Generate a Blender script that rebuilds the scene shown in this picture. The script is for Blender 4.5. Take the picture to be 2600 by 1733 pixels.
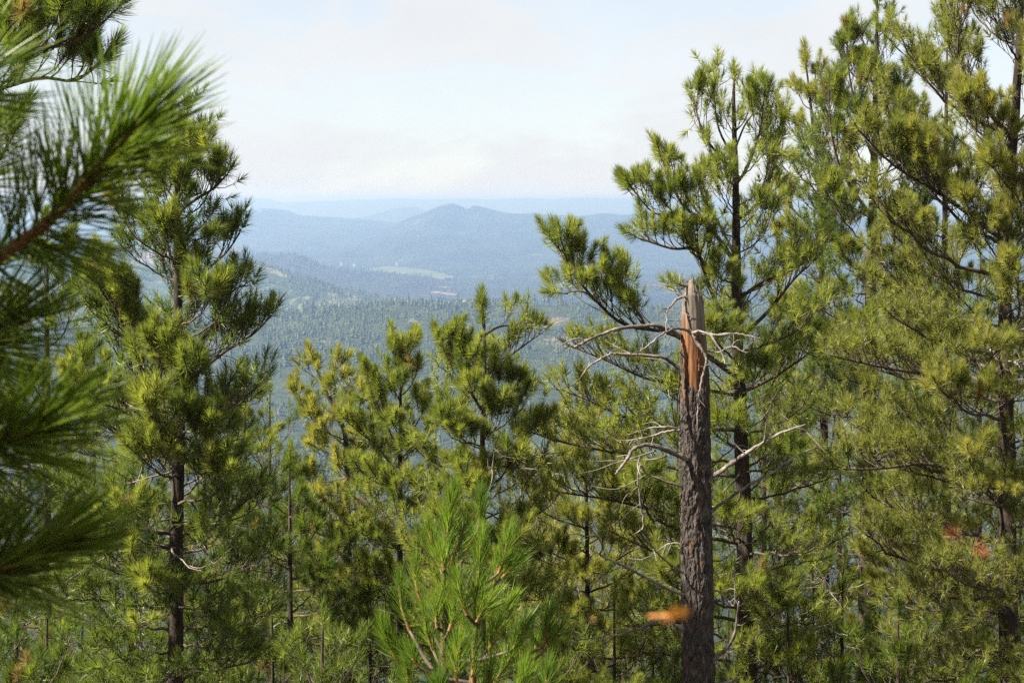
import bpy, math, random
import numpy as np
from mathutils import Vector, Matrix, Quaternion, noise as mnoise

# ------------------------------------------------------------------ clear
for o in list(bpy.data.objects):
    bpy.data.objects.remove(o, do_unlink=True)
scene = bpy.context.scene
COL = scene.collection
R = math.radians

# ------------------------------------------------------------------ camera
FPX, PW, PH, HOR = 4000.0, 2600.0, 1733.0, 503.0      # focal length in photo pixels, photo size, horizon row
PITCH = math.atan((PH / 2 - HOR) / FPX)
cam_d = bpy.data.cameras.new('camera')
cam_d.sensor_width = 36.0
cam_d.lens = 36.0 * FPX / PW
cam_d.clip_start = 0.05
cam_d.clip_end = 90000.0
cam_d.dof.use_dof = True
cam_d.dof.focus_distance = 18.5
cam_d.dof.aperture_fstop = 8.0
cam = bpy.data.objects.new('camera', cam_d)
COL.objects.link(cam)
cam.rotation_euler = (math.pi / 2 - PITCH, 0, 0)
scene.camera = cam

# ------------------------------------------------------------------ world and sun
SUN_EL, SUN_AZ = R(45), R(-106)        # azimuth measured clockwise from the viewing direction (+Y); negative = left
world = bpy.data.worlds.new('World')
scene.world = world
world.use_nodes = True
wt = world.node_tree
wt.nodes.clear()
def wn(t, **kw):
    n = wt.nodes.new(t)
    for k, v in kw.items(): setattr(n, k, v)
    return n
sky = wn('ShaderNodeTexSky', sky_type='NISHITA', sun_disc=False)
sky.sun_elevation = SUN_EL
sky.sun_rotation = SUN_AZ
sky.altitude = 1600
sky.air_density = 1.0
sky.dust_density = 1.0
tc = wn('ShaderNodeTexCoord')
cmb = wn('ShaderNodeMapping'); cmb.inputs['Scale'].default_value = (1.0, 1.0, 2.2)
wt.links.new(tc.outputs['Generated'], cmb.inputs[0])
nz = wn('ShaderNodeTexNoise'); nz.inputs['Scale'].default_value = 7.5
nz.inputs['Detail'].default_value = 7; nz.inputs['Roughness'].default_value = 0.56; nz.inputs['Distortion'].default_value = 0.5
wt.links.new(cmb.outputs[0], nz.inputs['Vector'])
rmp = wn('ShaderNodeMapRange'); rmp.interpolation_type = 'SMOOTHSTEP'
rmp.inputs['From Min'].default_value = 0.40; rmp.inputs['From Max'].default_value = 0.56
rmp.inputs['To Min'].default_value = 0.70; rmp.inputs['To Max'].default_value = 0.97
wt.links.new(nz.outputs['Fac'], rmp.inputs['Value'])
nz2 = wn('ShaderNodeTexNoise'); nz2.inputs['Scale'].default_value = 9; nz2.inputs['Detail'].default_value = 6
wt.links.new(cmb.outputs[0], nz2.inputs['Vector'])
ccol = wn('ShaderNodeMapRange')
ccol.inputs['From Min'].default_value = 0.3; ccol.inputs['From Max'].default_value = 0.7
ccol.inputs['To Min'].default_value = 0.94; ccol.inputs['To Max'].default_value = 1.0
wt.links.new(nz2.outputs['Fac'], ccol.inputs['Value'])
CLOUD = 0.246
cl = wn('ShaderNodeVectorMath', operation='SCALE')
cl.inputs[0].default_value = (CLOUD * 0.965 / 0.05, CLOUD * 0.99 / 0.05, CLOUD * 1.01 / 0.05)
wt.links.new(ccol.outputs[0], cl.inputs['Scale'])
mx = wn('ShaderNodeMix', data_type='RGBA')
wt.links.new(rmp.outputs[0], mx.inputs['Factor'])
wt.links.new(sky.outputs[0], mx.inputs['A']); wt.links.new(cl.outputs[0], mx.inputs['B'])
bg = wn('ShaderNodeBackground'); bg.inputs['Strength'].default_value = 0.05
wt.links.new(mx.outputs['Result'], bg.inputs['Color'])
wo = wn('ShaderNodeOutputWorld'); wt.links.new(bg.outputs[0], wo.inputs[0])

sun_d = bpy.data.lights.new('sun', 'SUN')
sun_d.energy = 5.0
sun_d.angle = R(0.5)
sun_d.color = (1.0, 0.92, 0.79)
sun = bpy.data.objects.new('sun', sun_d)
COL.objects.link(sun)
to_sun = Vector((math.sin(SUN_AZ) * math.cos(SUN_EL), math.cos(SUN_AZ) * math.cos(SUN_EL), math.sin(SUN_EL)))
sun.rotation_euler = to_sun.to_track_quat('Z', 'Y').to_euler()

scene.view_settings.view_transform = 'Standard'
scene.view_settings.look = 'None'
scene.view_settings.exposure = 1.92
scene.view_settings.gamma = 1.0
scene.view_settings.use_curve_mapping = False
cy = scene.cycles
cy.max_bounces = 4
cy.diffuse_bounces = 1
cy.glossy_bounces = 2
cy.transmission_bounces = 3
cy.transparent_max_bounces = 8
cy.volume_bounces = 0
cy.use_denoising = False
cy.sample_clamp_indirect = 4.0
cy.caustics_reflective = False
cy.caustics_refractive = False

# ------------------------------------------------------------------ helpers
CP, SP = math.cos(PITCH), math.sin(PITCH)
def at(px, py, d):
    """world point seen at photo pixel (px, py) at distance d along +Y"""
    u, v = (px - PW / 2) / FPX, -(py - PH / 2) / FPX
    wy = CP + v * SP
    wz = -SP + v * CP
    s = d / wy
    return np.array((u * s, d, wz * s))
def ground_z(x, y):
    return -1.75 - 0.45 * max(y, -40) - 0.02 * x

def tag(o, label=None, cat=None, group=None, kind=None):
    if label: o['label'] = label
    if cat: o['category'] = cat
    if group: o['group'] = group
    if kind: o['kind'] = kind
    return o
def empty(name, loc):
    o = bpy.data.objects.new(name, None)
    o.location = loc
    o.empty_display_size = 0.2
    COL.objects.link(o)
    return o
def link(name, me, parent=None, loc=(0, 0, 0)):
    o = bpy.data.objects.new(name, me)
    COL.objects.link(o)
    o.location = loc
    if parent is not None: o.parent = parent
    return o

class Geo:
    def __init__(s): s.V, s.Q, s.T, s.QM, s.TM, s.n = [], [], [], [], [], 0
    def add(s, V, Q=None, T=None, m=0):
        V = np.asarray(V, float).reshape(-1, 3)
        if Q is not None and len(Q):
            Q = np.asarray(Q, int); s.Q.append(Q + s.n); s.QM.append(np.full(len(Q), m))
        if T is not None and len(T):
            T = np.asarray(T, int); s.T.append(T + s.n); s.TM.append(np.full(len(T), m))
        s.V.append(V); s.n += len(V)
    def mesh(s, name, mats, smooth=True):
        me = bpy.data.meshes.new(name)
        V = np.concatenate(s.V) if s.V else np.zeros((0, 3))
        Q = np.concatenate(s.Q) if s.Q else np.zeros((0, 4), int)
        T = np.concatenate(s.T) if s.T else np.zeros((0, 3), int)
        nq, nt = len(Q), len(T)
        me.vertices.add(len(V)); me.vertices.foreach_set('co', V.astype(np.float32).ravel())
        me.loops.add(nq * 4 + nt * 3)
        me.loops.foreach_set('vertex_index', np.concatenate([Q.ravel(), T.ravel()]).astype(np.int32))
        me.polygons.add(nq + nt)
        st = np.concatenate([np.arange(nq) * 4, nq * 4 + np.arange(nt) * 3]).astype(np.int32)
        me.polygons.foreach_set('loop_start', st)
        mi = np.concatenate(s.QM + s.TM) if (s.QM or s.TM) else np.zeros(0)
        for m in mats: me.materials.append(m)
        me.polygons.foreach_set('material_index', mi.astype(np.int32))
        me.polygons.foreach_set('use_smooth', np.full(nq + nt, smooth))
        me.update(calc_edges=True)
        me.validate()
        return me

def frames(P):
    P = np.asarray(P, float)
    Tn = np.gradient(P, axis=0)
    Tn /= np.linalg.norm(Tn, axis=1)[:, None] + 1e-12
    a = np.array((0.0, 0, 1)) if abs(Tn[0][2]) < 0.8 else np.array((1.0, 0, 0))
    N = []
    n = np.cross(Tn[0], a); n /= np.linalg.norm(n)
    for t in Tn:
        n = n - t * n.dot(t); n /= np.linalg.norm(n) + 1e-12
        N.append(n.copy())
    N = np.array(N)
    return Tn, N, np.cross(Tn, N)
def tube(P, rad, sides=6):
    P = np.asarray(P, float); k = len(P)
    rad = np.broadcast_to(np.asarray(rad, float), (k,))
    _, N, B = frames(P)
    a = np.linspace(0, 2 * np.pi, sides, endpoint=False)
    V = P[:, None] + rad[:, None, None] * (np.cos(a)[None, :, None] * N[:, None] + np.sin(a)[None, :, None] * B[:, None])
    i = np.arange(k - 1)[:, None] * sides; j = np.arange(sides)[None]
    j2 = (j + 1) % sides
    Q = np.stack([i + j, i + j2, i + sides + j2, i + sides + j], -1).reshape(-1, 4)
    return V.reshape(-1, 3), Q
def smooth_path(P, sub=4):
    """Catmull-Rom through the points"""
    P = np.asarray(P, float)
    if len(P) < 3: return np.linspace(P[0], P[-1], sub + 1)
    E = np.vstack([2 * P[0] - P[1], P, 2 * P[-1] - P[-2]])
    out = []
    for i in range(len(P) - 1):
        p0, p1, p2, p3 = E[i:i + 4]
        for t in np.linspace(0, 1, sub, endpoint=False):
            out.append(0.5 * (2 * p1 + (p2 - p0) * t + (2 * p0 - 5 * p1 + 4 * p2 - p3) * t * t + (3 * p1 - p0 - 3 * p2 + p3) * t ** 3))
    out.append(P[-1])
    return np.array(out)
def unit(v):
    v = np.asarray(v, float)
    return v / (np.linalg.norm(v) + 1e-12)
def frame_z(d, roll):
    """3x3 with local z along d"""
    d = unit(d)
    a = np.array((0, 0, 1.0)) if abs(d[2]) < 0.9 else np.array((1.0, 0, 0))
    x = unit(np.cross(a, d)); y = np.cross(d, x)
    c, s = math.cos(roll), math.sin(roll)
    return np.stack([c * x + s * y, -s * x + c * y, d], 1)

# ------------------------------------------------------------------ materials
def mat(name):
    m = bpy.data.materials.new(name); m.use_nodes = True
    nt = m.node_tree; nt.nodes.clear()
    return m, nt
def nd(nt, t, **kw):
    n = nt.nodes.new(t)
    for k, v in kw.items(): setattr(n, k, v)
    return n
def ramp(nt, fac, stops):
    r = nd(nt, 'ShaderNodeValToRGB')
    while len(r.color_ramp.elements) < len(stops): r.color_ramp.elements.new(0.5)
    for e, (p, c) in zip(r.color_ramp.elements, stops):
        e.position = p; e.color = (*c, 1)
    if fac is not None: nt.links.new(fac, r.inputs['Fac'])
    return r
def tex_noise(nt, vec, scale, detail=5, rough=0.55, dist=0.0):
    n = nd(nt, 'ShaderNodeTexNoise')
    n.inputs['Scale'].default_value = scale; n.inputs['Detail'].default_value = detail
    n.inputs['Roughness'].default_value = rough; n.inputs['Distortion'].default_value = dist
    if vec is not None: nt.links.new(vec, n.inputs['Vector'])
    return n
def mapping(nt, vec, scale):
    m = nd(nt, 'ShaderNodeMapping'); m.inputs['Scale'].default_value = scale
    nt.links.new(vec, m.inputs['Vector'])
    return m.outputs[0]

def needle_mat(name, c0, c1, trans=0.48, gloss=0.4, tmul=1.9):
    m, nt = mat(name)
    oi = nd(nt, 'ShaderNodeObjectInfo')
    geo = nd(nt, 'ShaderNodeNewGeometry')
    ns = tex_noise(nt, geo.outputs['Position'], 3.0, 2)
    mxn = nd(nt, 'ShaderNodeMath', operation='ADD'); nt.links.new(oi.outputs['Random'], mxn.inputs[0]); nt.links.new(ns.outputs['Fac'], mxn.inputs[1])
    hf = nd(nt, 'ShaderNodeMath', operation='MULTIPLY'); hf.inputs[1].default_value = 0.5; nt.links.new(mxn.outputs[0], hf.inputs[0])
    rp = ramp(nt, hf.outputs[0], [(0.15, c0), (0.85, c1)])
    pb = nd(nt, 'ShaderNodeBsdfPrincipled')
    pb.inputs['Roughness'].default_value = 0.42
    pb.inputs['Specular IOR Level'].default_value = gloss
    nt.links.new(rp.outputs[0], pb.inputs['Base Color'])
    tr = nd(nt, 'ShaderNodeBsdfTranslucent')
    vm = nd(nt, 'ShaderNodeVectorMath', operation='MULTIPLY'); vm.inputs[1].default_value = (tmul * 0.98, tmul, tmul * 0.55)
    nt.links.new(rp.outputs[0], vm.inputs[0]); nt.links.new(vm.outputs[0], tr.inputs['Color'])
    ms = nd(nt, 'ShaderNodeMixShader'); ms.inputs[0].default_value = trans
    nt.links.new(pb.outputs[0], ms.inputs[1]); nt.links.new(tr.outputs[0], ms.inputs[2])
    out = nd(nt, 'ShaderNodeOutputMaterial'); nt.links.new(ms.outputs[0], out.inputs[0])
    return m
def simple_mat(name, stops, scale, rough=0.85, stretch=(1, 1, 1), bump=0.0, bscale=None, spec=0.25, coord='Object', detail=6):
    m, nt = mat(name)
    t = nd(nt, 'ShaderNodeTexCoord')
    if coord == 'World':
        src = nd(nt, 'ShaderNodeNewGeometry').outputs['Position']
    else: src = t.outputs[coord]
    v = mapping(nt, src, stretch)
    n = tex_noise(nt, v, scale, detail, 0.62)
    rp = ramp(nt, n.outputs['Fac'], stops)
    pb = nd(nt, 'ShaderNodeBsdfPrincipled'); pb.inputs['Roughness'].default_value = rough
    pb.inputs['Specular IOR Level'].default_value = spec
    nt.links.new(rp.outputs[0], pb.inputs['Base Color'])
    if bump:
        n2 = tex_noise(nt, v, bscale or scale * 2, 6, 0.65)
        b = nd(nt, 'ShaderNodeBump'); b.inputs['Strength'].default_value = bump; b.inputs['Distance'].default_value = 0.02
        nt.links.new(n2.outputs['Fac'], b.inputs['Height']); nt.links.new(b.outputs[0], pb.inputs['Normal'])
    out = nd(nt, 'ShaderNodeOutputMaterial'); nt.links.new(pb.outputs[0], out.inputs[0])
    return m

M = {}
M['green'] = needle_mat('needles_green', (0.070, 0.104, 0.020), (0.225, 0.243, 0.050))
M['olive'] = needle_mat('needles_olive', (0.096, 0.120, 0.026), (0.290, 0.275, 0.070))
M['dark'] = needle_mat('needles_deep_shade', (0.040, 0.072, 0.014), (0.135, 0.168, 0.026))  # darker green of its own, with crown shade also put into the colour
M['young'] = needle_mat('needles_young', (0.060, 0.112, 0.013), (0.150, 0.215, 0.026), 0.42, 0.35)
M['near'] = needle_mat('needles_near', (0.100, 0.165, 0.018), (0.240, 0.285, 0.038), 0.50, 0.45, 2.1)
M['dry'] = needle_mat('needles_dry', (0.17, 0.115, 0.045), (0.24, 0.17, 0.06), 0.4, 0.2, 1.5)
M['dead'] = needle_mat('needles_dead', (0.16, 0.055, 0.024), (0.20, 0.075, 0.034), 0.3, 0.2, 1.1)
M['twig'] = simple_mat('twig_bark', [(0.3, (0.035, 0.026, 0.020)), (0.55, (0.080, 0.060, 0.045)), (0.75, (0.16, 0.13, 0.105))], 9, 0.85, (1, 1, 1), 0.5, 40)
M['bud'] = simple_mat('shoot_stem', [(0.3, (0.16, 0.060, 0.018)), (0.7, (0.34, 0.16, 0.060))], 60, 0.7)
M['bark'] = simple_mat('pine_bark', [(0.30, (0.012, 0.009, 0.007)), (0.5, (0.036, 0.027, 0.020)), (0.68, (0.070, 0.052, 0.039)), (0.8, (0.12, 0.092, 0.07))], 14, 0.92, (1, 1, 0.28), 1.0, 18)
M['dead_twig'] = simple_mat('dead_twig', [(0.3, (0.055, 0.045, 0.037)), (0.5, (0.15, 0.125, 0.105)), (0.72, (0.30, 0.265, 0.235))], 6, 0.8, (1, 1, 1), 0.5, 40)
M['litter'] = simple_mat('needle_litter', [(0.3, (0.03, 0.024, 0.015)), (0.5, (0.065, 0.048, 0.03)), (0.7, (0.05, 0.06, 0.022))], 1.4, 0.95, (1, 1, 1), 0.6, 12)

def forest_mat(name, rock=0.62, rockc=((0.13, 0.105, 0.085), (0.10, 0.105, 0.055)), s=0.02, dark=(0.014, 0.023, 0.014), mid=(0.030, 0.041, 0.020)):
    """wooded hillside seen from afar: dark canopy, broken by pale rock and dry grass"""
    m, nt = mat(name)
    geo = nd(nt, 'ShaderNodeNewGeometry')
    pos = geo.outputs['Position']
    v = mapping(nt, pos, (1, 0.55, 1.6))
    n1 = tex_noise(nt, v, s * 4, 8, 0.72)
    can = ramp(nt, n1.outputs['Fac'], [(0.36, dark), (0.62, mid)])
    nb_ = tex_noise(nt, v, s * 0.6, 5, 0.6)
    bl = ramp(nt, nb_.outputs['Fac'], [(0.35, (0.6, 0.6, 0.6)), (0.65, (1.2, 1.2, 1.2))])
    mul = nd(nt, 'ShaderNodeMix', data_type='RGBA', blend_type='MULTIPLY'); mul.inputs['Factor'].default_value = 1.0
    nt.links.new(can.outputs[0], mul.inputs['A']); nt.links.new(bl.outputs[0], mul.inputs['B'])
    n2 = tex_noise(nt, v, s * 0.35, 9, 0.70, 0.4)
    mk = nd(nt, 'ShaderNodeMapRange'); mk.interpolation_type = 'SMOOTHSTEP'
    mk.inputs['From Min'].default_value = rock - 0.035; mk.inputs['From Max'].default_value = rock + 0.035
    nt.links.new(n2.outputs['Fac'], mk.inputs['Value'])
    n3 = tex_noise(nt, v, s * 0.2, 4)
    rc = ramp(nt, n3.outputs['Fac'], [(0.42, rockc[0]), (0.56, rockc[1])])
    mxr = nd(nt, 'ShaderNodeMix', data_type='RGBA')
    nt.links.new(mk.outputs[0], mxr.inputs['Factor']); nt.links.new(mul.outputs['Result'], mxr.inputs['A']); nt.links.new(rc.outputs[0], mxr.inputs['B'])
    pb = nd(nt, 'ShaderNodeBsdfPrincipled'); pb.inputs['Roughness'].default_value = 1.0; pb.inputs['Specular IOR Level'].default_value = 0.0
    nt.links.new(mxr.outputs['Result'], pb.inputs['Base Color'])
    b = nd(nt, 'ShaderNodeBump'); b.inputs['Strength'].default_value = 0.9; b.inputs['Distance'].default_value = 9.0
    nt.links.new(n1.outputs['Fac'], b.inputs['Height']); nt.links.new(b.outputs[0], pb.inputs['Normal'])
    out = nd(nt, 'ShaderNodeOutputMaterial'); nt.links.new(pb.outputs[0], out.inputs[0])
    return m

# ------------------------------------------------------------------ the terrain
def fbm(x, y, z=0.0, oct=5):
    return mnoise.fractal(Vector((x, y, z)), 1.0, 2.0, oct)
def interp_profile(prof, px):
    xs = [p[0] for p in prof]; ys = [p[1] for p in prof]
    return np.interp(px, xs, ys)

# the near hillside: falls from the camera to a ravine
g = Geo()
ys = np.concatenate([np.linspace(-60, 80, 57), np.linspace(90, 1500, 60)])
xs = np.concatenate([np.linspace(-900, -70, 26), np.linspace(-60, 60, 61), np.linspace(70, 900, 26)])
V = []
for y in ys:
    for x in xs:
        if y < 80: z = ground_z(x, y) + 0.22 * fbm(x * 0.2, y * 0.2) * min(1, abs(x) / 4 + abs(y) / 6)
        else:
            z0 = ground_z(x, 80)
            t = (y - 80) / 1420.0
            z = z0 - 300 * (1 - (1 - min(1, t * 1.6)) ** 2) - 20 * t + 14 * fbm(x * 0.006, y * 0.006, 3)
        V.append((x, y, z))
nx = len(xs)
Q = [(r * nx + c, r * nx + c + 1, (r + 1) * nx + c + 1, (r + 1) * nx + c) for r in range(len(ys) - 1) for c in range(nx - 1)]
g.add(V, Q)
tag(link('hillside', g.mesh('hillside', [M['litter']])), 'brown needle-covered hillside the pines grow on', kind='structure')

VALLEY = -318.0
def valley_d(py): return -VALLEY * FPX / (py - HOR)
g = Geo()
n = 60
gx = np.linspace(-26000, 26000, n); gy = np.concatenate([np.linspace(620, 3000, 12), np.linspace(3500, 33000, n - 12)])
V = [(x, y, VALLEY + 5 * fbm(x * 0.0008, y * 0.0008)) for y in gy for x in gx]
Q = [(r * n + c, r * n + c + 1, (r + 1) * n + c + 1, (r + 1) * n + c) for r in range(n - 1) for c in range(n - 1)]
g.add(V, Q)
tag(link('valley_floor', g.mesh('valley_floor', [forest_mat('valley_woods', 0.64, ((0.10, 0.10, 0.06), (0.08, 0.09, 0.04)), 0.011)])),
    'broad wooded valley floor', kind='structure')

def ridge(name, label, prof, d, front, back, material, nrough=10.0, seed=1, nu=220, nv=36, span=1.0, spurs=0.0, sp_scale=0.0012):
    """a long hill: crest profile given by the rows where it stands against what is behind it"""
    g = Geo()
    pxs = np.linspace(prof[0][0], prof[-1][0], nu)
    V = []
    H = {}
    for iv, t in enumerate(np.linspace(-1, 1, nv)):
        for px in pxs:
            c = at(px, interp_profile(prof, px), d)
            x = c[0]
            if t < 0: y = d + t * front; s = 1 + t
            else: y = d + t * back; s = 1 - t
            prof_s = s * s * (3 - 2 * s) * 0.55 + s * 0.45
            z = VALLEY - 12 + (c[2] - VALLEY + 12) * prof_s
            amp = min(1.0, (1 - s) * 3.0) * s
            z += amp * spurs * fbm(x * sp_scale, y * sp_scale * 0.6, seed) + (0.35 + amp) * nrough * fbm(x * 0.008 , y * 0.006, seed + 7, 6) * (0.25 + 0.75 * min(1, s * 4))
            V.append((x, y, z))
    Q = [(r * nu + c, r * nu + c + 1, (r + 1) * nu + c + 1, (r + 1) * nu + c) for r in range(nv - 1) for c in range(nu - 1)]
    g.add(V, Q)
    o = link(name, g.mesh(name, [material]))
    tag(o, label, kind='structure')
    return np.array(V).reshape(nv, nu, 3)

far_prof = [(-1500, 508), (-300, 503), (300, 506), (560, 502), (600, 503), (640, 501), (678, 502), (690, 508), (715, 512), (750, 512), (800, 509), (850, 509), (885, 505), (930, 506), (960, 504), (1010, 502), (1090, 505), (1180, 502), (1240, 505), (1330, 501), (1390, 504), (1500, 500), (1560, 503), (1620, 500), (1900, 503), (2300, 506), (2900, 508), (4200, 503)]
ridge('far_ridge', 'pale blue flat-topped ridge on the horizon', far_prof, 22000, 4500, 4000, forest_mat('far_woods', 0.68, s=0.004), 14, 11, 260, 24)
mid2 = [(-1500, 552), (500, 560), (900, 556), (960, 540), (1010, 525), (1060, 524), (1110, 545), (1300, 560), (1700, 556), (4200, 560)]
ridge('hazy_hill', 'faint hazy hill between the two blue mountains', mid2, 15500, 3000, 2500, forest_mat('hazy_woods', 0.68, s=0.005), 12, 13, 240, 24)
left_prof = [(-1500, 575), (0, 560), (400, 556), (560, 548), (630, 538), (680, 531), (715, 530), (745, 541), (765, 548), (805, 545), (840, 550), (900, 553), (960, 560), (1040, 575), (1200, 600), (1500, 610), (2600, 600), (4200, 590)]
ridge('mountain', 'low blue mountain with a rounded peak on the left', left_prof, 11800, 3300, 2500, forest_mat('mountain_woods', 0.66, s=0.006), 26, 17, 260, 34, spurs=90)
peak_prof = [(-1500, 680), (500, 660), (880, 620), (960, 590), (1010, 567), (1050, 548), (1085, 535), (1110, 525), (1138, 516), (1155, 517), (1172, 525), (1185, 532), (1200, 526), (1212, 523), (1228, 528), (1260, 535), (1300, 542), (1340, 540), (1356, 538), (1375, 543), (1440, 545), (1560, 540), (1700, 545), (2000, 552), (2600, 560), (4200, 580)]
ridge('mountain', 'highest blue mountain in the middle of the valley view', peak_prof, 9800, 2800, 2200, forest_mat('peak_woods', 0.655, s=0.007), 30, 19, 300, 40, spurs=120)
burn_prof = [(-1500, 660), (300, 645), (620, 648), (700, 643), (760, 644), (800, 668), (860, 682), (940, 690), (1050, 702), (1150, 716), (1280, 735), (1400, 752), (1600, 770), (4200, 790)]
burnV = ridge('valley_rise', 'purplish wooded rise in front of the valley meadow', burn_prof, 5600, 900, 700, forest_mat('rise_woods', 0.63, ((0.15, 0.115, 0.105), (0.12, 0.105, 0.08)), 0.010, (0.022, 0.026, 0.019), (0.045, 0.046, 0.032)), 10, 23, 240, 26)
hill_prof = [(-900, 560), (0, 610), (400, 635), (626, 662), (703, 687), (760, 700), (818, 712), (894, 735), (971, 752), (1100, 775), (1300, 800), (1700, 830), (2600, 850), (4200, 860)]
hillV = ridge('rocky_hill', 'hazy wooded hill with pale rock patches sloping down to the right', hill_prof, 3700, 900, 800,
      forest_mat('hill_woods', 0.525, ((0.23, 0.19, 0.165), (0.15, 0.16, 0.08)), 0.014, (0.030, 0.046, 0.022), (0.06, 0.085, 0.034)), 8, 29, 240, 40, spurs=50, sp_scale=0.004)
near_prof = [(-900, 850), (0, 830), (400, 822), (665, 806), (790, 790), (894, 783), (990, 776), (1124, 778), (1230, 775), (1315, 770), (1430, 778), (1560, 790), (1800, 785), (2300, 795), (2900, 790), (4200, 800)]
nearV = ridge('wooded_ridge', 'nearest wooded ridge below the viewpoint', near_prof, 2450, 1250, 700,
      forest_mat('ridge_woods', 0.61, ((0.20, 0.155, 0.125), (0.12, 0.13, 0.06)), 0.03, (0.030, 0.040, 0.018), (0.065, 0.078, 0.032)), 7, 31, 260, 60, spurs=42, sp_scale=0.0035)

# meadows and bare ground on the valley floor
MEADOWS = []
def in_meadow(p):
    for O in MEADOWS:
        x, y = p[0], p[1]; c = False; j = len(O) - 1
        for i in range(len(O)):
            if (O[i][1] > y) != (O[j][1] > y) and x < (O[j][0] - O[i][0]) * (y - O[i][1]) / (O[j][1] - O[i][1]) + O[i][0]: c = not c
            j = i
        if c: return True
    return False
def patch(name, label, outline, mt, lift=9.0):
    P = []
    for (px, py) in outline:
        p = at(px, py, -(VALLEY + lift) * FPX / (py - HOR)); P.append((p[0], p[1]))
    P = np.array(P)
    MEADOWS.append(P)
    C = P.mean(0)
    sub = smooth_path(np.vstack([P, P[:1]]), 5)[:-1]
    V = [(C[0], C[1], VALLEY + lift + 3)]
    for k, s in enumerate((0.5, 1.0)):
        for (x, y) in sub[:, :2] if sub.shape[1] > 2 else sub:
            w = 1 + 0.10 * fbm(x * 0.01, y * 0.01) * k
            V.append((C[0] + (x - C[0]) * s * w, C[1] + (y - C[1]) * s * w, VALLEY + lift + (3 - 3 * s)))
    m = len(sub)
    T = [(0, 1 + i, 1 + (i + 1) % m) for i in range(m)]
    Q = [(1 + i, 1 + m + i, 1 + m + (i + 1) % m, 1 + (i + 1) % m) for i in range(m)]
    g = Geo(); g.add(V, Q, T)
    tag(link(name, g.mesh(name, [mt])), label, kind='structure')
grass = simple_mat('meadow_grass', [(0.35, (0.055, 0.078, 0.03)), (0.52, (0.085, 0.105, 0.042)), (0.64, (0.03, 0.042, 0.02))], 0.012, 1.0, coord='World', spec=0.0)
dry = simple_mat('dry_grass', [(0.44, (0.03, 0.045, 0.02)), (0.56, (0.10, 0.11, 0.055)), (0.7, (0.14, 0.14, 0.08))], 0.02, 1.0, coord='World', spec=0.0)
bare = simple_mat('bare_rock', [(0.35, (0.09, 0.08, 0.065)), (0.6, (0.14, 0.12, 0.10))], 0.03, 1.0, coord='World', spec=0.0)
patch('meadow', 'long pale green meadow on the valley floor', [(935, 683), (965, 677), (1000, 675), (1040, 679), (1080, 684), (1110, 690), (1150, 700), (1135, 706), (1105, 709), (1070, 704), (1030, 697), (985, 691)], grass, 14)
patch('meadow', 'faint speckled clearing on the slope above the long meadow', [(1115, 656), (1150, 649), (1200, 649), (1215, 657), (1190, 663), (1140, 664)], dry, 14)
patch('meadow', 'small green meadow showing beside the tall pine on the right', [(1395, 715), (1430, 712), (1470, 716), (1460, 726), (1420, 728)], grass, 16)
patch('bare_ground', 'pale bare rock clearing in the valley woods', [(1092, 741), (1108, 738), (1122, 741), (1140, 742), (1162, 746), (1150, 748), (1128, 746), (1118, 743), (1104, 744)], bare, 22)

# far-off woods on the two nearer hills: thousands of trees that read as one mass
def cone_tree(rng, tiers=3, sides=5):
    V, T = [], []
    top = 1.0; b = 0.12; blunt = rng.random() < 0.55
    for k in range(tiers):
        z0 = b + (top - b) * k / tiers * 0.92
        z1 = b + (top - b) * (k + 1.5) / tiers if k < tiers - 1 else top
        r = (0.24 * (1 - 0.10 * k) if blunt else 0.20 * (1 - 0.24 * k)) * rng.uniform(0.8, 1.2)
        i0 = len(V)
        ox, oy = rng.uniform(-0.03, 0.03, 2)
        for s in range(sides):
            a = 2 * math.pi * s / sides + rng.uniform(-0.4, 0.4)
            rr = r * rng.uniform(0.6, 1.25)
            V.append((ox + rr * math.cos(a), oy + rr * math.sin(a), z0 + rng.uniform(-0.06, 0.06)))
        V.append((ox, oy, min(1.05, z1)))
        for s in range(sides): T.append((i0 + s, i0 + (s + 1) % sides, i0 + sides))
    i0 = len(V)
    for s in range(3):
        a = 2 * math.pi * s / 3
        V.append((0.022 * math.cos(a), 0.022 * math.sin(a), -0.08))
    V.append((0, 0, 0.7))
    for s in range(3): T.append((i0 + s, i0 + (s + 1) % 3, i0 + 3))
    return np.array(V), np.array(T)
def canopy_mat(name, a, b):
    m, nt = mat(name)
    geo = nd(nt, 'ShaderNodeNewGeometry')
    n1 = tex_noise(nt, geo.outputs['Position'], 0.09, 3)
    rp = ramp(nt, n1.outputs['Fac'], [(0.3, a), (0.7, b)])
    pb = nd(nt, 'ShaderNodeBsdfPrincipled'); pb.inputs['Roughness'].default_value = 0.9; pb.inputs['Specular IOR Level'].default_value = 0.1
    nt.links.new(rp.outputs[0], pb.inputs['Base Color'])
    out = nd(nt, 'ShaderNodeOutputMaterial'); nt.links.new(pb.outputs[0], out.inputs[0])
    return m
M['canopy'] = canopy_mat('far_canopy', (0.030, 0.046, 0.018), (0.070, 0.090, 0.032))
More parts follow.
